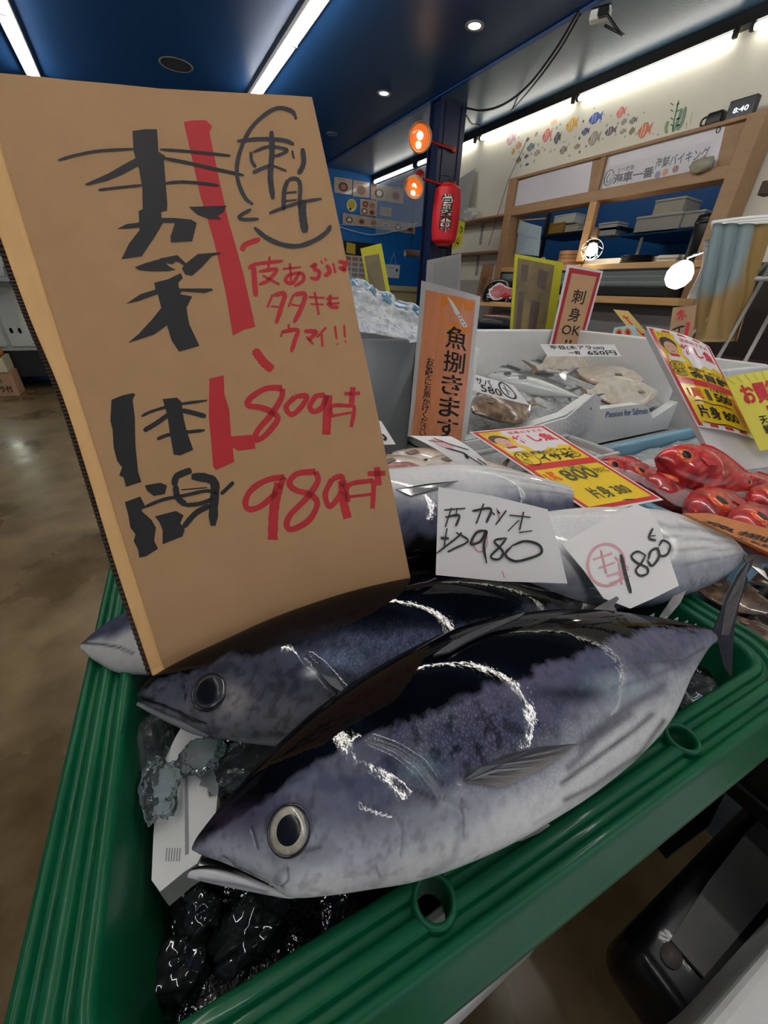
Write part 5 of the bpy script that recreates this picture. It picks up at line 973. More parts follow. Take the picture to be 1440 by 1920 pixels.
chunk(335, 1815, -.45, .018, (1.2, 1, .7), 6, 'dark ice lump in the front corner of the green crate', mat('dark_ice', (38, 42, 44), .08, trans=.35, coat=.5)); chunk(372, 1710, -.44, .016, (1, 1, .8), 7, 'dark ice lump under the front skipjack jaw', mat('dark_ice')); chunk(470, 1745, -.45, .02, (1.4, 1, .6), 8, 'wide ice lump along the inner front wall', mat('dark_ice')); chunk(1305, 1290, -.39, .02, (1.2, .8, .7), 9, 'ice lump under the skipjack tail'); chunk(1265, 1305, -.39, .016, (1, .8, .7), 10, 'smaller ice lump under the skipjack tail'); chunk(460, 1430, -.40, .022, (1.6, 1, .5), 11, 'flat ice sheet between the two front skipjacks')
tp = [(352, 1345), (392, 1370), (398, 1430), (410, 1470), (404, 1530), (398, 1600), (345, 1635), (300, 1672), (284, 1650), (288, 1560), (296, 1450), (330, 1380)]
t = thing('foam_scrap', 'broken white foam slab in the green crate', 'foam scrap', onz(340, 1550, -.43)); zf = -.40
mo('slab', *poly([onz(x, y, zf) for x, y in tp], .03, (0, 0, -1.)), m_foam, t)
mo('groove', *poly([onz(x, y, zf+.0006) for x, y in ((346, 1400), (352, 1400), (354, 1600), (347, 1604))]), mat('groove_grey', (132, 134, 140), .7), t)
for k in range(6): mo('nick', *poly([onz(x, y, zf+.0006) for x, y in ((312+5*k, 1590), (314+5*k, 1590), (312+5*k, 1615), (310+5*k, 1615))]), MATS['groove_grey'], t)
# ================================================================== skipjack tuna
def pdist(pp, pl):
    pl = np.asarray(pl, float); d = np.full(len(pp), 1e9)
    for a, b in zip(pl[:-1], pl[1:]):
        ab = b-a; t_ = np.clip(((pp-a)@ab)/(ab@ab), 0, 1); d = np.minimum(d, np.linalg.norm(pp-a-t_[:, None]*ab, axis=1))
    return d
def pxloft(top, bot, P, N, ratio, nu, nv, roll=0., flip=False, ends=(.3, .3)):
    n = unit(N); T3 = np.array([onp(x, y, P, n) for x, y in top]); B3 = np.array([onp(x, y, P, n) for x, y in bot])
    o = (T3[0]+B3[0])/2; e = (T3[-1]+B3[-1])/2; a = unit(e-o); b = np.cross(n, a); 
    if np.dot(T3.mean(0)-B3.mean(0), b) < 0: b = -b
    L = np.dot(e-o, a); s = (1-np.cos(np.linspace(0, math.pi, nu)))/2*.7+np.linspace(0, 1, nu)*.3
    def curve(Q): x = (Q-o)@a/L; y = (Q-o)@b; return prof(np.stack([x, y], 1), s)
    T, B = curve(T3), curve(B3); c = (T+B)/2; r = np.maximum((T-B)/2, 2e-4); rs = np.convolve(np.pad(r, 6, 'edge'), np.ones(13)/13, 'valid')
    H = np.interp(s, *zip(*ratio))*rs; H = np.maximum(H, 1e-4)
    th = np.linspace(0, 2*math.pi, nv, endpoint=False); sn, cs = np.sin(th), np.cos(th)
    X3 = o+(s*L)[:, None, None]*a+(c[:, None]+r[:, None]*sn)[..., None]*b+(H[:, None]*cs)[..., None]*n
    rad = sn[None, :, None]*b+cs[None, :, None]*n+0*X3
    v, f = grid(X3, closed_v=True); k = nu*nv
    v = np.vstack([v, X3[0].mean(0), X3[-1].mean(0)]); f += [(j, (j+1) % nv, k) for j in range(nv)]+[((nu-1)*nv+(j+1) % nv, (nu-1)*nv+j, k+1) for j in range(nv)]
    U = np.append(np.repeat(s, nv), [0, 1]); V = np.append(np.tile(.5+.5*np.sin(th-roll), nu), [.5, .5]); Fr = np.append(np.tile(cs, nu), [0, 0]); rad = np.vstack([rad.reshape(-1, 3), [-a], [a]])
    return dict(v=v, f=f, U=U, V=V, front=Fr, rad=rad, a=a, b=b, n=n, o=o, L=L, X=X3, s=s, r=r)
D1, D2, D3, D4 = lin(7, 8, 13), lin(80, 84, 106), lin(150, 153, 164), lin(214, 214, 215)
def paint_v(g, stripes=True, back=.80, mid=.55):
    no = fbm(g['v']*38, 4); n2 = fbm(g['v']*150+9, 3); V = g['V']+.16*(no-.5)
    c = mix(D4, D3, sstep(.2, .45, V)); c = mix(c, D2, sstep(mid-.14, mid+.08, V)); c = mix(c, D1, sstep(back-.06, back+.06, V))
    c = c*(1-.35*sstep(.5, .72, n2)*sstep(.3, .6, V))[:, None]
    if stripes:
        for w_ in (.06, .14, .24, .36): c = mix(c, lin(70, 74, 84), .5*np.exp(-((g['V']-w_-.02*np.sin(g['U']*9)-.05*(no-.5))/.017)**2)*sstep(.5, .62, g['U'])*(1-sstep(.9, .98, g['U']))*sstep(.25, .5, no+.1))
    return c
def nearest(g, px, py):
    fr = g['front'] > .05; pp = proj(g['v']); d = np.where(fr, np.hypot(pp[:, 0]-px, pp[:, 1]-py), 1e9); i = int(np.argmin(d)); return g['v'][i], i
def surfn(g, i):
    nv = len(g['X'][0]); k, j = divmod(i, nv); nu = len(g['X']); X3 = g['X']
    du = X3[min(k+2, nu-1), j]-X3[max(k-2, 0), j]; dv = X3[k, (j+2) % nv]-X3[k, (j-2) % nv]; n = unit(np.cross(du, dv)); return n if np.dot(n, g['rad'][i]) > 0 else -n
def finpx(t, name, px, P, N, m, th=.0012, lift=0.): N = unit(N); return mo(name, *poly([onp(x, y, P, N)+N*lift for x, y in px], th, N), m, t)
m_tuna = mat('tuna_skin', rough=.55, spec=.0, attr='Col', vary=.1, vscale=160, bump=.2, bscale=85, bdist=.0008, coat=.55, coatr=.02)
def tuna_scales(m):
    nt = m.node_tree; N = nt.nodes; L = nt.links; b = N['Principled BSDF']; tc = [n for n in N if n.type == 'TEX_COORD'][0]; at = [n for n in N if n.type == 'ATTRIBUTE'][0]
    vo = N.new('ShaderNodeTexVoronoi'); vo.feature = 'DISTANCE_TO_EDGE'; vo.inputs['Scale'].default_value = 330; wn = N.new('ShaderNodeTexNoise'); wn.inputs['Scale'].default_value = 60
    ad = N.new('ShaderNodeMix'); ad.data_type = 'VECTOR'; ad.inputs[0].default_value = .012; L.new(tc.outputs['Object'], ad.inputs[4]); L.new(wn.outputs['Color'], ad.inputs[5]); L.new(tc.outputs['Object'], wn.inputs[0]); L.new(ad.outputs[1], vo.inputs['Vector'])
    mr = N.new('ShaderNodeMapRange'); mr.inputs[1].default_value = .0; mr.inputs[2].default_value = .28; mr.inputs[3].default_value = .42; mr.inputs[4].default_value = 1.08; L.new(vo.outputs['Distance'], mr.inputs[0])
    mk = N.new('ShaderNodeMix'); mk.data_type = 'FLOAT'; L.new(at.outputs['Alpha'], mk.inputs[0]); mk.inputs[2].default_value = 1.; L.new(mr.outputs[0], mk.inputs[3])
    old = b.inputs['Base Color'].links[0].from_socket; mx = N.new('ShaderNodeMix'); mx.data_type = 'RGBA'; mx.blend_type = 'MULTIPLY'; mx.inputs[0].default_value = 1; L.new(old, mx.inputs[6]); L.new(mk.outputs[0], mx.inputs[7]); L.new(mx.outputs[2], b.inputs['Base Color'])
tuna_scales(m_tuna)
m_fdark = mat('tuna_fin_dark', (52, 54, 62), .3, vary=.35, vscale=70, coat=.6); m_fpale = mat('tuna_fin_pale', (118, 116, 118), .3, vary=.35, vscale=60, coat=.5)
RAT = [(0, .55), (.08, .62), (.25, .68), (.6, .66), (.85, .6), (1, .8)]
# ---- front fish
P1, N1 = onz(850, 1420, -.318), unit((0, -.14, 1))
top1 = [(360, 1588), (372, 1566), (410, 1518), (450, 1472), (520, 1400), (600, 1330), (700, 1262), (810, 1205), (900, 1175), (1000, 1157), (1100, 1152), (1180, 1157), (1260, 1168), (1310, 1178), (1350, 1188)]
bot1 = [(360, 1594), (380, 1604), (420, 1618), (470, 1640), (510, 1660), (545, 1682), (620, 1678), (700, 1666), (780, 1652), (870, 1622), (960, 1582), (1040, 1536), (1120, 1484), (1200, 1418), (1258, 1350), (1296, 1270), (1330, 1215), (1350, 1200)]
g1 = pxloft(top1, bot1, P1, N1, RAT, 520, 200, roll=.35)
def paint1(g):
    c = paint_v(g, False); v = g['v']; pp = proj(v); fr = g['front'] > -.15; no = fbm(v*40, 4)-.5; n2 = fbm(v*170+9, 3); n3 = fbm(v*np.array([70, 70, 70])+31, 3)
    x, y = pp[:, 0], pp[:, 1]
    y1 = np.interp(x, [360, 430, 500, 560, 650, 760, 850, 950, 1020, 1100, 1200, 1350], [1594, 1558, 1500, 1446, 1398, 1342, 1312, 1280, 1250, 1218, 1180, 1176])
    y2 = np.interp(x, [360, 480, 600, 700, 800, 900, 1000, 1080, 1150, 1250, 1350], [1602, 1582, 1562, 1545, 1512, 1462, 1412, 1355, 1300, 1262, 1195])
    y3 = y2+np.interp(x, [360, 700, 900, 1100, 1350], [40, 75, 70, 60, 20])
    q = np.broadcast_to(D1, v.shape); q = mix(q, mix(mix(D2, lin(92, 90, 112), sstep(.4, .6, n3)), lin(98, 104, 118), sstep(860, 640, x)*.0+(x < 860)*sstep(.35, .6, n3)*.6), sstep(-7, 9, y-y1+50*no+24*(n2-.5))); q = mix(q, D3, sstep(-40, 45, y-y2+70*no)); q = mix(q, D4, sstep(-30, 60, y-y3+50*no))
    corse = np.exp(-((x-880)/150)**2-((y-1385)/70)**2); q = q*(1-.55*sstep(.52, .62, n2)*(.25+corse)*(1-sstep(0, 80, y-y3)))[:, None]
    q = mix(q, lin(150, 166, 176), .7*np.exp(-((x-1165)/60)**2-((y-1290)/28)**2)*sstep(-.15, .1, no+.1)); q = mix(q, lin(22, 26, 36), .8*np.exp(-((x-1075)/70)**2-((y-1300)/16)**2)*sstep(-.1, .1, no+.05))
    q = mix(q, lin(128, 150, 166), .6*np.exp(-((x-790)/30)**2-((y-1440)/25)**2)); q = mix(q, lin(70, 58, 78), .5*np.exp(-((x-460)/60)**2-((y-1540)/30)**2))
    for pl, w_, k_ in [([(1053, 1469), (1120, 1420), (1187, 1371), (1222, 1340)], 6, .85), ([(1067, 1440), (1100, 1405), (1129, 1375), (1180, 1340)], 9, .65), ([(1060, 1500), (1111, 1475), (1200, 1412), (1244, 1352)], 5.5, .8), ([(1090, 1395), (1170, 1330), (1240, 1290)], 10, .65), ([(1150, 1290), (1220, 1270), (1290, 1240)], 5, .4), ([(1130, 1251), (1200, 1243), (1280, 1238), (1320, 1215)], 2.5, .6), ([(1000, 1545), (1100, 1490), (1200, 1420)], 4, .25)]:
        q = mix(q, lin(66, 66, 76), k_*np.exp(-(pdist(pp, pl)/w_)**2)*(.6+.8*(no+.5)))
    n5 = fbm(v*np.array([22, 30, 30])+3, 4); q = q*(1+.5*(n5-.5)*sstep(1380, 1480, y))[:, None]*(1-.22*sstep(.55, .75, n2)*(x < 900))[:, None]; q = mix(q, lin(118, 122, 134), .45*np.exp(-(pdist(pp, [(698, 1387), (790, 1430), (845, 1500), (866, 1545), (850, 1610), (800, 1648)])/9)**2)); q = mix(q, lin(104, 108, 122), .4*np.exp(-(pdist(pp, [(600, 1600), (650, 1560), (720, 1545)])/28)**2)*(no > -.05)); q = mix(q, lin(120, 118, 128), .5*np.exp(-((x-560)/75)**2-((y-1600)/22)**2))
    for pl, w_, k_ in [([(678, 1508), (745, 1531), (756, 1562), (752, 1609)], 2, .55), ([(698, 1387), (745, 1403), (790, 1432), (830, 1470)], 2.4, .7), ([(752, 1473), (800, 1490), (838, 1500)], 2.4, .7), ([(865, 1500), (869, 1535), (869, 1570)], 1.8, .6), ([(472, 1552), (484, 1592)], 2, .95), ([(420, 1605), (445, 1628), (500, 1652), (525, 1664), (541, 1650), (540, 1628)], 1.8, .85), ([(703, 1622), (712, 1643)], 1.8, .7), ([(575, 1595), (600, 1588)], 4, .8), ([(498, 1560), (500, 1535), (520, 1512), (550, 1508), (580, 1530), (585, 1560)], 3, .6)]:
        q = mix(q, lin(20, 20, 26), k_*.75*np.exp(-(pdist(pp, pl)/(w_*1.3))**2))
    return np.where(fr[:, None], q, c)
def crease(g, lines):
    pp = proj(g['v']); fr = g['front'] > 0; d = np.zeros(len(pp))
    for pl, w_, k_ in lines: d += np.where(fr, k_*np.exp(-(pdist(pp, pl)/w_)**2), 0)
    g['v'] = g['v']+g['rad']*d[:, None]; g['X'] = g['v'][:-2].reshape(g['X'].shape)
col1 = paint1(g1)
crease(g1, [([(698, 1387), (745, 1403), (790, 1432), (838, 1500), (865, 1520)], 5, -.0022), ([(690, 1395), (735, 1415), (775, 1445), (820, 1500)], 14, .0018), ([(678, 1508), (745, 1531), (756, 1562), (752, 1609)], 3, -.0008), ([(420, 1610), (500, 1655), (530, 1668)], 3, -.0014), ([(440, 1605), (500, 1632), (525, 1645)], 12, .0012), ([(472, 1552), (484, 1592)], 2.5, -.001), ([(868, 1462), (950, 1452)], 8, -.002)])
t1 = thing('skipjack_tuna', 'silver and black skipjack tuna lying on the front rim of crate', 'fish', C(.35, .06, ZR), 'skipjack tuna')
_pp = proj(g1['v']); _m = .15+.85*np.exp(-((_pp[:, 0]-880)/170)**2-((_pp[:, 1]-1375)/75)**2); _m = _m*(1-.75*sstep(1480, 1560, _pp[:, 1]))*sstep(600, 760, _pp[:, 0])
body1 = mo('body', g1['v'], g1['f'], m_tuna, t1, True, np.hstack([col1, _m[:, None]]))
ec, i = nearest(g1, 541, 1556); en = surfn(g1, i); er = 40*depth(ec)/F
m_iris = mat('iris_pale', (150, 146, 134), .3, vary=.5, vscale=90, coat=.5); m_iris2 = mat('iris_dark', (52, 56, 64), .2, vary=.3, vscale=120, coat=.9)
v, f = lathe([(er*1.12, -.003), (er*1.06, .0004), (er*.98, .0008), (er*.94, -.001)], ec-en*.0006, en, 32, 1, .95); mo('eye_rim', v, f[:-2], mat('rim_black', (26, 24, 30), .25, coat=.6), t1, True)
eye(t1, ec-en*.0015, en, er*.97, m_iris, .6, .16)
jt = [(353, 1636), (366, 1626), (400, 1622), (440, 1630), (490, 1654), (535, 1672), (556, 1680)]; jb = [(353, 1646), (375, 1652), (420, 1662), (470, 1672), (510, 1680), (540, 1685), (556, 1684)]
gj = pxloft(jt, jb, P1-(0, 0, .006), N1, [(0, .8), (.5, 1.2), (1, 1.4)], 60, 40); pj = proj(gj['v']); cj = mix(np.broadcast_to(lin(180, 180, 184), gj['v'].shape), lin(12, 12, 16), sstep(.55, .75, gj['V'])*(1-sstep(430, 500, pj[:, 0]))); cj = mix(cj, lin(60, 58, 66), .6*np.exp(-(pdist(pj, [(375, 1648), (440, 1658), (500, 1672)])/4)**2))
jw = mo('lower_jaw', gj['v'], gj['f'], m_tuna, t1, True, cj)
gm = pxloft([(372, 1600), (400, 1606), (440, 1622), (500, 1652)], [(372, 1640), (400, 1644), (440, 1648), (500, 1662)], P1-(0, 0, .014), N1, [(0, .5), (1, .5)], 20, 16); mo('mouth_lining', gm['v'], gm['f'], mat('mouth_dark', (26, 26, 30), .2, coat=.6), t1, True)
pc_, i = nearest(g1, 950, 1445); pn = surfn(g1, i)
def finsurf(t, g, name, px, m, base_px, lift0, lift1, th=.001):
    """fin lying on the body: follows the surface, lifting towards its tip"""
    bp = np.asarray(base_px, float); far = max(np.hypot(*(np.asarray(p)-bp)) for p in px); out = []; nn = np.zeros(3)
    for p in px: q, i = nearest(g, *p); n = surfn(g, i); nn += n; k_ = np.hypot(*(np.asarray(p)-bp))/far; r = unit(ray(*p)); out.append(r*np.dot(q, r)-r*(lift0+(lift1-lift0)*k_)*1.3)
    return mo(name, *poly(out, th, unit(nn)), m, t)
pf1 = finsurf(t1, g1, 'pectoral_fin', [(866, 1464), (900, 1438), (950, 1414), (1010, 1400), (1083, 1394), (1060, 1412), (1020, 1438), (975, 1462), (940, 1476), (905, 1470)], mat('pectoral_web', (132, 128, 126), .4, alpha=.8, vary=.2, vscale=60), (866, 1464), .001, .005)
for k in range(8):
    tip = (1078-17*k, 1400+9.5*k); md = (965-9*k, 1422+5.5*k)
    finsurf(t1, g1, 'fin_ray', [(870+k, 1464), (md[0], md[1]-2), tip, (md[0]+1, md[1]+3)], m_fdark if k % 2 else m_fpale, (866, 1464), .0022, .0062, .0006).parent = t1
finsurf(t1, g1, 'pectoral_fin_edge', [(866, 1464), (900, 1438), (950, 1414), (1010, 1400), (1083, 1394), (1010, 1410), (940, 1432), (900, 1450)], m_fdark, (866, 1464), .0022, .0062)
finpx(t1, 'dorsal_fin', [(812, 1232), (850, 1205), (900, 1182), (950, 1162), (984, 1151), (975, 1160), (930, 1180), (880, 1204), (840, 1226)], onz(900, 1200, -.262), (.0, .25, 1), m_fdark, .002)
finpx(t1, 'second_dorsal_fin', [(1090, 1156), (1120, 1138), (1155, 1118), (1160, 1122), (1150, 1136), (1160, 1152), (1130, 1158)], onz(1120, 1150, -.31), (-.5, -.5, .7), m_fpale, .0015)
for k, (x, y) in enumerate(((1222, 1152), (1246, 1156), (1266, 1160), (1284, 1166), (1300, 1172))): finpx(t1, 'finlet', [(x-10, y+12), (x-4, y+2), (x+5, y-3), (x+3, y+5), (x+9, y+13)], onz(x, y+8, -.325), (-.5, -.5, .7), mat('finlet_pale', (168, 168, 172), .3, coat=.5), .0015)
Pt, Nt = onz(1352, 1192, -.318), unit((-.75, -.35, .55))
tl1 = finpx(t1, 'tail_fin', [(1334, 1186), (1346, 1158), (1362, 1112), (1382, 1074), (1398, 1054), (1412, 1047), (1408, 1062), (1398, 1078), (1402, 1092), (1392, 1108), (1384, 1136), (1377, 1168), (1374, 1196), (1372, 1226), (1371, 1262), (1368, 1268), (1357, 1248), (1349, 1222), (1344, 1204), (1334, 1194)], Pt, Nt, m_fdark, .003)
for k in range(7): x0, y0 = 1352+2*k, 1190; mo('fin_ray', *tube([onp(x0, y0, Pt, Nt)+Nt*.003, onp(1362+5*k, 1130-6*k, Pt, Nt)+Nt*.0032, onp(1384+3*k, 1085-5*k, Pt, Nt)+Nt*.003], .0006, 4), m_fpale, tl1)
finpx(t1, 'pelvic_fin', [(950, 1576), (985, 1556), (1022, 1543), (1030, 1548), (1010, 1562), (975, 1578)], onz(985, 1560, -.352), (0, -.3, 1), m_fdark, .0015)
# ---- middle fish
P2f, N2f = onz(700, 1260, -.345), unit((0, -.2, 1))
top2 = [(258, 1302), (270, 1285), (300, 1262), (360, 1232), (430, 1202), (500, 1172), (580, 1143), (660, 1117), (740, 1097), (820, 1085), (900, 1080), (980, 1086), (1050, 1098), (1110, 1116), (1160, 1135)]
bot2 = [(258, 1312), (290, 1330), (340, 1352), (390, 1376), (450, 1388), (530, 1396), (620, 1396), (720, 1380), (820, 1345), (920, 1300), (1020, 1240), (1100, 1180), (1160, 1148)]
g2 = pxloft(top2, bot2, P2f, N2f, RAT, 280, 130, roll=.3)
def paint2(g):
    c = paint_v(g, False); v = g['v']; pp = proj(v); fr = g['front'] > -.15; no = fbm(v*40+77, 4)-.5; n2 = fbm(v*170+9, 3); x, y = pp[:, 0], pp[:, 1]
    y1 = np.interp(x, [258, 330, 420, 520, 570, 650, 750, 850, 950, 1050, 1160], [1298, 1270, 1238, 1212, 1208, 1190, 1178, 1176, 1150, 1128, 1140]); y2 = np.interp(x, [258, 350, 450, 600, 800, 1000], [1310, 1300, 1300, 1290, 1260, 1190])
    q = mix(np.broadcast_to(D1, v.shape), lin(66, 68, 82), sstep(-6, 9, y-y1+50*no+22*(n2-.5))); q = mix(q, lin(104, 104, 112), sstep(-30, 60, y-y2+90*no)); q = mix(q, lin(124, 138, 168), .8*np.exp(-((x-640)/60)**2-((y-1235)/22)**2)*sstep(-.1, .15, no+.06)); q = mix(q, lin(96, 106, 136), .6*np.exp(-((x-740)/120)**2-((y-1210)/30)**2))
    q = mix(q, lin(150, 146, 146), .7*np.exp(-((x-440)/30)**2-((y-1315)/30)**2)); q = q*(1-.4*sstep(.5, .65, n2))[:, None]; q = mix(q, lin(150, 150, 156), sstep(-8, 6, y-np.interp(x, [258, 340, 400, 540, 640], [1330, 1375, 1390, 1386, 1380])))
    for pl, w_, k_ in [([(265, 1313), (300, 1322), (330, 1335), (360, 1352), (385, 1358)], 3, .95), ([(577, 1232), (600, 1250), (625, 1280), (648, 1312)], 4, .9), ([(345, 1285), (348, 1312)], 1.5, .95), ([(258, 1308), (285, 1312)], 6, .9)]: q = mix(q, lin(10, 10, 14), k_*np.exp(-(pdist(pp, pl)/w_)**2))
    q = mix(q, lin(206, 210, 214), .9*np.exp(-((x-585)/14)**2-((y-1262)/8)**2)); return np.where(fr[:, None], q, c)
col2 = paint2(g2); crease(g2, [([(577, 1232), (600, 1250), (625, 1280), (648, 1312)], 5, -.0025), ([(565, 1240), (590, 1262), (615, 1295)], 12, .002), ([(265, 1313), (300, 1322), (330, 1335), (385, 1360)], 3, -.0018)])
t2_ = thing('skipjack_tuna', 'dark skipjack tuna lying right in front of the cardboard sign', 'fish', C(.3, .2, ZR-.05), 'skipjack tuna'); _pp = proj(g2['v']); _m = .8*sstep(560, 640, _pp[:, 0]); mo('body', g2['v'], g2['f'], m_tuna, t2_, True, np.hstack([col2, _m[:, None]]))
ec, i = nearest(g2, 393, 1297); en = surfn(g2, i); er = 33*depth(ec)/F
v, f = lathe([(er*1.12, -.003), (er*1.06, .0004), (er*.98, .0008), (er*.94, -.001)], ec-en*.0006, en, 32, 1, .95); mo('eye_rim', v, f[:-2], MATS['rim_black'], t2_, True); eye(t2_, ec-en*.0015, en, er*.97, m_iris2, .72, .25)
finsurf(t2_, g2, 'pectoral_fin', [(585, 1240), (605, 1248), (630, 1272), (655, 1305), (648, 1314), (620, 1285), (600, 1264)], m_fdark, (585, 1240), .001, .003)
gj = pxloft([(258, 1316), (275, 1318), (310, 1332), (350, 1352), (392, 1372)], [(258, 1324), (290, 1342), (330, 1362), (362, 1376), (392, 1384)], P2f-(0, 0, .006), N2f, [(0, .8), (.5, 1.2), (1, 1.4)], 40, 30); mo('lower_jaw', gj['v'], gj['f'], m_tuna, t2_, True, mix(np.broadcast_to(lin(120, 120, 126), gj['v'].shape), lin(12, 12, 16), sstep(.6, .8, gj['V'])))
finpx(t2_, 'second_dorsal_fin', [(1040, 1100), (1085, 1085), (1092, 1090), (1075, 1108)], onz(1060, 1098, -.335), (-.5, -.5, .7), m_fdark, .0015)
# ---- rear fish: three partly hidden
def rear(top, bot, P, N, roll, label, kw={}, tailpx=None, rat=RAT, head=None):
    g = pxloft(top, bot, P, N, rat, 160, 90, roll=roll); t = thing('skipjack_tuna', label, 'fish', g['o']*.5+(g['o']+g['a']*g['L'])*.5-(0, 0, .06), 'skipjack tuna'); c = paint_v(g, **kw); mo('body', g['v'], g['f'], m_tuna, t, True, c)
    if tailpx: finpx(t, 'tail_fin', tailpx[0], *tailpx[1:], m_fdark, .003)
    return g, t
g3, t3_ = rear([(420, 985), (520, 930), (640, 900), (735, 886), (860, 879), (960, 890), (1080, 918), (1165, 945)], [(420, 995), (520, 1050), (640, 1080), (760, 1080), (880, 1062), (1000, 1020), (1090, 980), (1165, 952)], onz(800, 980, -.30), unit((0, -.55, .85)), math.pi-.2, 'skipjack tuna with silver belly up, behind the 980 yen card', dict(back=.7, mid=.5))
finpx(t3_, 'tail_fin', [(1150, 944), (1172, 936), (1190, 936), (1176, 948), (1186, 962), (1164, 954)], onz(1165, 948, -.30), (-.4, -.6, .6), m_fdark, .002)
finsurf(t3_, g3, 'pectoral_fin', [(742, 918), (800, 908), (860, 902), (830, 914), (770, 930)], m_fdark, (742, 918), .001, .003)
g4, t4_ = rear([(830, 1030), (930, 985), (1040, 965), (1140, 960), (1230, 965), (1300, 985), (1355, 1012), (1395, 1040)], [(830, 1040), (930, 1110), (1040, 1140), (1140, 1145), (1230, 1134), (1300, 1112), (1360, 1082), (1395, 1048)], onz(1180, 1050, -.325), unit((-.1, -.35, .9)), math.pi-.9, 'skipjack tuna with striped white belly under the 1800 yen card', dict(back=.8, mid=.72))
finpx(t4_, 'tail_fin', [(1388, 1042), (1420, 1040), (1470, 1060), (1425, 1056), (1440, 1090), (1400, 1056)], onz(1395, 1045, -.325), (-.4, -.5, .7), m_fpale, .002)
finpx(t4_, 'anal_fin', [(1285, 1108), (1275, 1130), (1250, 1160), (1225, 1172), (1240, 1150), (1262, 1118)], onz(1270, 1120, -.318), (-.3, -.4, .8), m_fpale, .0015)
g5, t5_ = rear([(153, 1208), (190, 1178), (260, 1140), (400, 1085), (560, 1040), (720, 1010), (860, 1000), (980, 1010), (1060, 1030)], [(153, 1218), (180, 1240), (240, 1262), (400, 1250), (560, 1200), (720, 1150), (860, 1100), (980, 1060), (1060, 1036)], onz(560, 1120, -.358), unit((0, -.1, 1)), .2, 'skipjack tuna head poking out behind the cardboard edge', dict(back=.72, mid=.5), rat=[(0, .4), (.1, .42), (.5, .4), (1, .5)])
ml = [([(158, 1206), (190, 1208), (225, 1214), (250, 1226)], 2.5)]
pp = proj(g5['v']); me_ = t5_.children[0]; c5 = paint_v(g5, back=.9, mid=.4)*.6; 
for pl, w_ in ml: c5 = mix(c5, lin(8, 8, 12), .9*np.exp(-(pdist(pp, pl)/w_)**2)*(g5['front'] > 0))
cc = np.zeros((len(c5), 4)); cc[:, :3] = c5; me_.data.color_attributes['Col'].data.foreach_set('color', cc.ravel())
# ================================================================== cardboard sign
bu_ = unit((.987, -.122, .109)); up_ = unit((-.052, .395, .917)); NB = unit(np.cross(bu_, up_)); PB = onz(290, 1262, -.335)
def bp(px, py, lift=0.): return onp(px, py, PB, NB)+NB*lift
m_cb = mat('cardboard', (178, 140, 100), .75, vary=.05, vscale=25, bump=.12, bscale=500, bdist=.0006); m_cb_lit = mat('cardboard_flap_lit', (212, 168, 112), .75, vary=.06, vscale=25); m_cbe = mat('cardboard_edge', (66, 50, 40), .8, vary=.3, vscale=80)  # flap colour is lighter: the stronger light on it is painted in
tcb = thing('cardboard_sign', 'large brown cardboard price sign with black and red brush lettering', 'sign', bp(500, 1200))
main = [(-52, 128), (0, 137), (70, 143), (130, 150), (210, 157), (300, 166), (390, 171), (470, 175), (530, 178), (585, 182), (600, 250), (613, 310), (640, 440), (652, 500), (668, 590), (690, 690), (716, 815), (745, 960), (770, 1085), (782, 1150), (310, 1257), (240, 1036), (180, 840), (110, 622), (50, 428), (0, 265)]
mo('front_panel', *poly([bp(*p) for p in main], -.005, NB), m_cb, tcb)
cr = [(-52, 100), (0, 265), (50, 428), (110, 622), (180, 840), (240, 1036), (310, 1257)]; le = [(-140, 30), (0, 430), (62, 600), (122, 745), (172, 900), (222, 1065), (288, 1262)]
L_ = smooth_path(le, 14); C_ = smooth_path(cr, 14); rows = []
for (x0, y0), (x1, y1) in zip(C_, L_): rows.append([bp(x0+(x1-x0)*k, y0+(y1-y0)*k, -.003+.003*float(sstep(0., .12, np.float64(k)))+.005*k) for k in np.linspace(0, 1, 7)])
rows = np.array(rows); v, f = slab(rows, .0006); mo('folded_flap', v, f, m_cb_lit, tcb, True)
bk = rows[:, -1]-NB*.0055; fl = []
n_ = 640; ed = np.array([rows[:, -1][int(i)]*(1-(i-int(i)))+rows[:, -1][min(int(i)+1, len(rows)-1)]*(i-int(i)) for i in np.linspace(0, len(rows)-1.001, n_)])
dirw = unit(bp(0, 500)-bp(60, 500)); wav = np.array([[ed[i]-NB*(.0024+.0014*math.sin(i*1.25))+dirw*.0045, ed[i]-NB*(.0026+.0012*math.sin(i*1.25))-dirw*.002] for i in range(n_)])
mo('corrugated_fluting', *slab(wav, .0005), m_cbe, tcb)
bl = np.array([[r[-1]-NB*.0046+dirw*.005, r[3]-NB*.0046] for r in rows]); mo('back_liner', *slab(bl, .0008), m_cbe, tcb)
def z1(*p): return [(100+x/2.3226, 160+y/2.3226) for x, y in p]
def z2(*p): return [(180+x/2.4, 660+y/2.4) for x, y in p]
m_ib = mat('marker_black', (34, 32, 34), .6, vary=.12, vscale=30); m_ig = mat('marker_grey', (52, 50, 54), .6, vary=.15, vscale=40); m_ir = mat('marker_red', (186, 38, 46), .6, vary=.08, vscale=30)
def ink_poly(pts, m, lift, nm='brush_stroke'): mo(nm, *poly([bp(x, y, lift) for x, y in pts]), m, tcb)
def ink_line(pts, w_, m, lift, nm='brush_stroke', taper=True):
    a, b = stroke2d(np.array(pts), w_, 6, taper); mo(nm, *grid(np.array([[bp(*a[i], lift), bp(*b[i], lift)] for i in range(len(a))])), m, tcb)
LR, LB_ = .00012, .0003; K1, K2 = 1/2.3226, 1/2.4
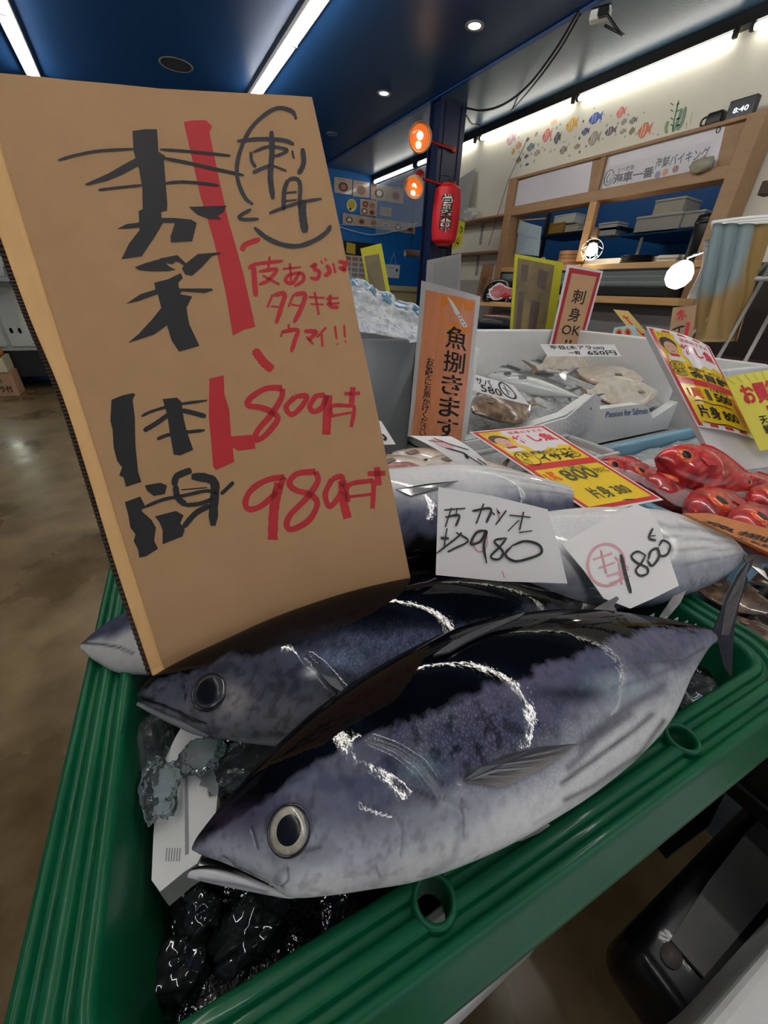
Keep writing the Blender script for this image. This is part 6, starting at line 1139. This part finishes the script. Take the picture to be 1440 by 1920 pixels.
ink_poly(z1((568, 160), (600, 153), (665, 152), (692, 180), (680, 205), (718, 390), (760, 580), (800, 720), (830, 830), (880, 1052), (830, 1065), (782, 1090), (750, 900), (700, 680), (640, 480), (600, 300)), m_ir, LR)
ink_poly(z1((345, 200), (400, 192), (452, 192), (458, 290), (490, 310), (482, 330), (497, 520), (495, 548), (470, 552), (472, 578), (525, 578), (600, 585), (625, 600), (605, 680), (512, 685), (510, 660), (530, 600), (478, 600), (440, 665), (385, 745), (297, 758), (330, 690), (375, 632), (372, 548), (390, 540), (388, 450), (375, 370), (365, 340), (350, 290)), m_ib, LB_)
for pts, w_ in ((((22, 328), (100, 305), (200, 287), (350, 278)), 13), (((465, 280), (600, 290), (700, 300), (772, 308)), 13), (((480, 318), (600, 342), (700, 365), (830, 393)), 16), (((197, 457), (280, 447), (395, 435)), 12), (((484, 428), (560, 422), (650, 428), (722, 438)), 14)): ink_line(z1(*pts), w_*K1, m_ib, LB_+.00005)
for q in (((370, 312), (300, 350), (240, 385), (135, 432), (150, 437), (240, 415), (300, 390), (385, 345)), ((590, 530), (755, 525), (740, 555), (715, 570), (735, 585), (680, 583), (630, 565)), ((278, 626), (320, 605), (375, 598), (375, 620), (320, 625)), ((355, 793), (400, 775), (465, 757), (485, 770), (505, 790), (535, 803), (500, 810), (420, 810), (375, 805)),
          ((462, 755), (540, 740), (578, 775), (630, 735), (728, 728), (728, 735), (690, 745), (650, 790), (605, 830), (575, 825), (560, 800), (568, 785), (545, 770), (530, 770), (520, 780), (490, 775)),
          ((440, 860), (500, 845), (555, 818), (565, 840), (545, 860), (548, 885), (690, 885), (697, 893), (660, 905), (590, 900), (560, 898), (552, 910), (605, 920), (580, 970), (592, 1040), (637, 1135), (548, 1160), (515, 1110), (495, 1045), (440, 1085), (325, 1123), (370, 1085), (430, 1020), (470, 970), (455, 910), (370, 940), (317, 952), (380, 910), (445, 890))): ink_poly(z1(*q), m_ib, LB_+.00005)
for pts, w_ in ((((1058, 150), (1040, 115), (980, 100), (920, 130), (860, 190), (820, 270), (800, 350), (805, 420), (835, 490), (870, 520)), 15), (((875, 620), (930, 665), (1000, 695), (1070, 700), (1140, 675), (1190, 640), (1208, 610)), 17), (((862, 540), (810, 572), (830, 585), (895, 583)), 13), (((800, 245), (900, 235), (1000, 240), (1048, 258)), 15), (((950, 200), (952, 300), (945, 400), (957, 497)), 20), (((860, 290), (864, 330), (882, 358)), 12),
                (((870, 292), (940, 268), (1018, 282), (990, 302), (960, 310)), 12), (((945, 350), (905, 365), (868, 382)), 14), (((955, 350), (1015, 374)), 14), (((1040, 285), (1048, 320)), 12), (((1085, 275), (1090, 340), (1068, 388)), 18), (((1022, 412), (1006, 460), (1002, 545)), 16), (((1022, 412), (1058, 408), (1075, 440), (1070, 535)), 15), (((1010, 470), (1060, 465)), 13), (((1010, 505), (1060, 500)), 13), (((940, 558), (1000, 535), (1080, 510), (1168, 495)), 12), (((1085, 500), (1085, 560), (1097, 642)), 28)): ink_line(z1(*pts), w_*K1*1.2, m_ig, LB_+.00012)
RED1 = [(((822, 722), (835, 695), (900, 670)), 20), (((850, 800), (880, 780), (1000, 765)), 14), (((872, 790), (876, 850), (882, 920)), 20), (((942, 745), (936, 805)), 16), (((895, 812), (972, 802), (935, 850), (895, 868)), 14), (((912, 828), (985, 868)), 16), (((1000, 800), (1078, 792)), 14), (((1030, 775), (1036, 862)), 15), (((1075, 810), (1042, 862), (1010, 850), (1030, 825), (1082, 820), (1088, 850), (1050, 876)), 13), (((1118, 792), (1142, 780), (1136, 800), (1158, 812), (1150, 842), (1118, 838)), 14), (((1165, 762), (1172, 778)), 12), (((1182, 752), (1190, 766)), 12), (((1190, 782), (1204, 812), (1180, 832)), 16), (((1218, 775), (1228, 818)), 16), (((1240, 768), (1278, 775), (1262, 795), (1272, 806), (1242, 792)), 15),
        (((955, 912), (932, 968)), 15), (((958, 915), (1006, 908), (995, 960), (970, 1038)), 17), (((948, 962), (985, 966)), 14), (((1045, 912), (1024, 966)), 15), (((1047, 912), (1095, 910), (1080, 970), (1048, 1034)), 17), (((1036, 955), (1078, 962)), 14), (((1112, 922), (1182, 926)), 14), (((1120, 952), (1178, 955)), 12), (((1138, 900), (1156, 1000)), 16), (((1188, 930), (1242, 926)), 14), (((1188, 954), (1246, 948)), 14), (((1206, 912), (1206, 960), (1242, 968)), 15), (((1024, 1040), (1026, 1064)), 16), (((1000, 1068), (990, 1096)), 14), (((996, 1074), (1062, 1066), (1052, 1110), (1036, 1162)), 16), (((1092, 1072), (1144, 1074), (1110, 1112)), 16), (((1102, 1094), (1132, 1128)), 14), (((1188, 1054), (1148, 1098)), 15), (((1168, 1082), (1172, 1138)), 17), (((1226, 1048), (1234, 1106)), 16), (((1266, 1044), (1270, 1098)), 16), (((1236, 1124), (1240, 1130)), 13), (((1270, 1112), (1274, 1120)), 13), (((875, 1150), (915, 1205), (955, 1240)), 32)]
for pts, w_ in RED1: ink_line(z1(*pts), w_*K1*1.2, m_ir, LR+.00006)
for q in (((70, 215), (120, 195), (165, 185), (178, 190), (165, 215), (175, 290), (178, 420), (190, 540), (205, 585), (135, 607), (125, 565), (105, 555), (118, 520), (95, 490), (80, 430), (75, 350), (65, 310)), ((300, 212), (365, 205), (385, 225), (395, 300), (410, 360), (438, 440), (380, 465), (350, 462), (335, 380), (320, 280)), ((130, 675), (200, 650), (220, 690), (205, 715), (250, 755), (270, 790), (262, 850), (280, 885), (225, 920), (195, 925), (190, 890), (170, 850), (178, 820), (155, 790), (145, 730)), ((220, 600), (290, 588), (320, 600), (310, 640), (260, 648), (230, 625)), ((265, 740), (360, 715), (395, 735), (380, 770), (400, 800), (390, 830), (300, 865), (300, 800), (285, 765))): ink_poly(z2(*q), m_ib, LB_)
for pts, w_ in ((((205, 290), (250, 268), (350, 240), (500, 218)), 13), (((215, 355), (270, 322), (330, 280)), 22), (((385, 262), (440, 275), (495, 290)), 22), (((275, 392), (340, 370), (490, 352)), 16), (((210, 702), (300, 665), (400, 645), (500, 625), (550, 640)), 16), (((352, 602), (362, 562), (400, 542), (430, 532)), 30), (((358, 600), (368, 655), (405, 688)), 28), (((430, 560), (500, 568), (535, 595), (530, 690), (527, 782)), 40), (((400, 690), (470, 682), (530, 660)), 20), (((385, 620), (500, 610)), 10), (((562, 640), (592, 612), (620, 585)), 18), (((392, 790), (450, 725), (515, 690)), 26)): ink_line(z2(*pts), w_*K2, m_ib, LB_+.00005)
ink_poly(z2((510, 120), (575, 105), (578, 190), (600, 260), (608, 380), (700, 372), (712, 395), (718, 435), (640, 445), (615, 430), (622, 495), (540, 532), (527, 515), (520, 420), (508, 300)), m_ir, LR)
for pts, w_ in ((((838, 162), (765, 165), (698, 205), (684, 240), (740, 250), (795, 272), (818, 300), (785, 350), (745, 388), (715, 392), (730, 350), (790, 280), (835, 205), (838, 165)), 27), (((895, 202), (855, 248), (882, 282), (928, 242), (948, 198), (895, 202)), 24), (((1030, 195), (990, 200), (962, 245), (980, 268), (1015, 250), (1040, 195)), 24), (((1045, 195), (1040, 290), (1036, 372)), 38), (((1062, 295), (1060, 245), (1130, 242), (1162, 252), (1148, 338)), 18), (((1062, 288), (1152, 272)), 12), (((1118, 188), (1188, 186)), 18), (((1156, 158), (1150, 232)), 24),
                (((848, 562), (765, 578), (695, 625), (672, 682), (695, 708), (750, 688), (815, 625), (848, 562)), 27), (((825, 590), (802, 700), (795, 845)), 44), (((988, 538), (905, 548), (870, 590), (900, 622), (960, 640), (996, 680), (960, 755), (885, 798), (858, 780), (875, 732), (950, 655), (998, 582), (988, 538)), 27), (((1062, 572), (1032, 640), (1052, 695), (1098, 640), (1108, 562), (1062, 572)), 25), (((1108, 580), (1116, 680), (1132, 748)), 38), (((1134, 675), (1134, 602), (1220, 582), (1248, 592), (1244, 705)), 22), (((1138, 652), (1240, 640)), 13), (((1222, 548), (1302, 545)), 24), (((1264, 518), (1272, 600)), 28)): ink_line(z2(*pts), w_*K2, m_ir, LR+.00006, taper=False)
# ================================================================== the two white price cards
def z7(*p): return [(700+x/1.946, 860+y/1.946) for x, y in p]
def px_card(label, outline, P, N, strokes, m, reds=(), curl=0.):
    N = unit(N); t = thing('price_card', label, 'price card', onp(*outline[-1], P, N), 'white price cards'); mo('paper', *poly([onp(x, y, P, N) for x, y in outline], -.0006, N), m_card, t)
    for lst, mm, lf in ((reds, mat('stamp_red', (206, 150, 156), .6), .0006), (strokes, mat('brush_ink', (28, 28, 30), .5, vary=.3, vscale=90), .0012)):
        for k, (pts, w_) in enumerate(lst):
            a, b = stroke2d(np.array(z7(*pts)), w_/1.946, 6); mo('handwriting' if lf > .001 else 'stamp', *grid(np.array([[onp(*a[i], P, N)+N*(lf+.00004*k), onp(*b[i], P, N)+N*(lf+.00004*k)] for i in range(len(a))])), mm, t)
    return t
A, B = onz(819, 1078, -.285), onz(1062, 1093, -.285); P, N = lean(A, B, .75)
circ = lambda x, y, rx, ry, n=18: tuple((x+rx*math.cos(a), y+ry*math.sin(a)) for a in np.linspace(0, 6.35, n))
px_card('white price card brushed katsuo 980, leaning on the skipjacks', [(822, 913), (925, 930), (1027, 955), (1046, 1020), (1064, 1094), (940, 1090), (817, 1078)], P, N,
  [(((258, 188), (335, 182)), 9), (((285, 180), (262, 250)), 10), (((262, 215), (312, 207), (300, 248)), 8), (((305, 180), (300, 215)), 7), (((360, 192), (427, 184), (412, 235)), 9), (((402, 165), (375, 238)), 10), (((430, 195), (442, 206)), 10), (((452, 190), (460, 202)), 10), (((484, 190), (445, 242)), 10), (((495, 207), (572, 215)), 9), (((547, 195), (532, 262)), 10), (((530, 225), (490, 265)), 8), (((530, 270), (578, 264)), 8),
   (((245, 290), (275, 292)), 16), (((268, 255), (258, 320)), 9), (((230, 346), (300, 292), (322, 270)), 7), (((300, 270), (345, 300), (292, 330), (270, 342)), 7), (((412, 262), (375, 272), (355, 312), (390, 302), (412, 266), (402, 320), (412, 382)), 9), (((482, 290), (440, 302), (472, 340), (456, 368), (427, 358), (462, 320), (486, 290)), 8), (((505, 318), (480, 350), (512, 374), (562, 366), (610, 345), (602, 315), (552, 302), (505, 318)), 9)], None, [(circ(390, 300, 26, 40), 6), (((450, 180), (462, 230)), 8), (((470, 410), (478, 435)), 8)])
P = onz(1160, 1040, -.27); N = unit((-.28, -.42, .86))
px_card('white price card brushed 1800 with a red round stamp', [(1053, 1020), (1130, 976), (1193, 945), (1216, 955), (1234, 980), (1250, 1030), (1273, 1098), (1225, 1122), (1182, 1141), (1132, 1122), (1095, 1070)], P, N,
  [(((902, 350), (918, 420), (938, 492)), 13), (((990, 352), (962, 340), (940, 358), (962, 382), (996, 398), (998, 420), (972, 428), (956, 408), (978, 380), (992, 352)), 8), (((1002, 370), (1010, 340), (1034, 330), (1040, 360), (1015, 392), (998, 372)), 9), (((1040, 320), (1055, 300), (1080, 318), (1070, 350), (1045, 355), (1036, 325)), 9), (((1018, 255), (1004, 290), (1030, 300)), 8), (((1000, 285), (1028, 282)), 7)], None,
  [(circ(850, 388, 68, 76, 24), 9), (((800, 370), (870, 345)), 12), (((830, 335), (850, 420)), 12), (((820, 400), (880, 380)), 10), (((880, 360), (930, 400)), 12), (((850, 430), (930, 405)), 11), (((895, 380), (905, 460)), 12), (((860, 455), (935, 430)), 9)])
# ================================================================== floor-level things at the lower right
t = thing('black_pallet_beam', 'wet black plastic beam with rounded end on the floor', 'beam', onz(1300, 1750, -1.05))
zb = -.8
def zp(px, py, z=zb): return onz(px, py, z)
e0, e1 = zp(1250, 1885), zp(1600, 1450); ax_ = unit(e1-e0)
wd = np.linalg.norm(zp(1290, 1905)-zp(1160, 1860))
mo('beam', *box((e0+e1)/2-(0, 0, .06), (np.linalg.norm(e1-e0), .14, .12), math.atan2(ax_[1], ax_[0]), .03, 4), mat('wet_black', (10, 11, 14), .3, spec=.3, vary=.2, bump=.15, bscale=60, coat=.25), t, True)
mo('bolt', *lathe([(.012, 0), (.012, .003), (0, .004)], zp(1258, 1792, zb)+(0, 0, .001), (0, 0, 1), 18, 1, 1.3), mat('bolt_grey', (110, 104, 98), .4), t, True)
q = [(1258, 1762), (1330, 1650), (1400, 1560), (1480, 1480), (1560, 1560), (1440, 1690), (1320, 1832)]
mo_ = mo('floor_plate', *poly([zp(x, y, zb+.006) for x, y in q], -.005, (0, 0, 1.)), mat('wet_grey_plate', (92, 92, 92), .3, vary=.25, vscale=12, coat=.3), None); tag(mo_, 'wet grey plate laid across the black beam', 'plate')
q = [(1330, 1548), (1378, 1450), (1440, 1400), (1500, 1390), (1500, 1500), (1380, 1600)]
tag(mo('floor_plate', *poly([zp(x, y, -1.0) for x, y in q], -.02, (0, 0, 1.)), mat('slate_plate', (96, 104, 110), .35, vary=.2, vscale=9), None), 'bluish grey slab beyond the black beam', 'plate')
q = [(1225, 1560), (1260, 1600), (1330, 1548), (1420, 1440), (1400, 1400), (1300, 1470)]
tag(mo('black_mat', *poly([zp(x, y, -1.03) for x, y in q], -.03, (0, 0, 1.)), m_black, None), 'black rubber mat between the green crate and bluish slab', 'mat')
a0, a1 = onz(1310, 1945, -.62), onz(1500, 1722, -.62); ee = unit(a1-a0); pn_ = np.array([ee[1], -ee[0], 0]); cc_ = (a0+a1)/2+pn_*.16-np.array([0, 0, .12])
t = thing('foam_fish_box', 'white foam box corner next to the black beam', 'foam box', cc_-(0, 0, .12)); mo('box_body', *box(cc_-(0, 0, .0), (.6, .32, .2), math.atan2(ee[1], ee[0]), .012, 3), m_foam, t); mo('lid', *box(cc_+(0, 0, .11), (.61, .33, .04), math.atan2(ee[1], ee[0]), .01, 3), m_foam, t)
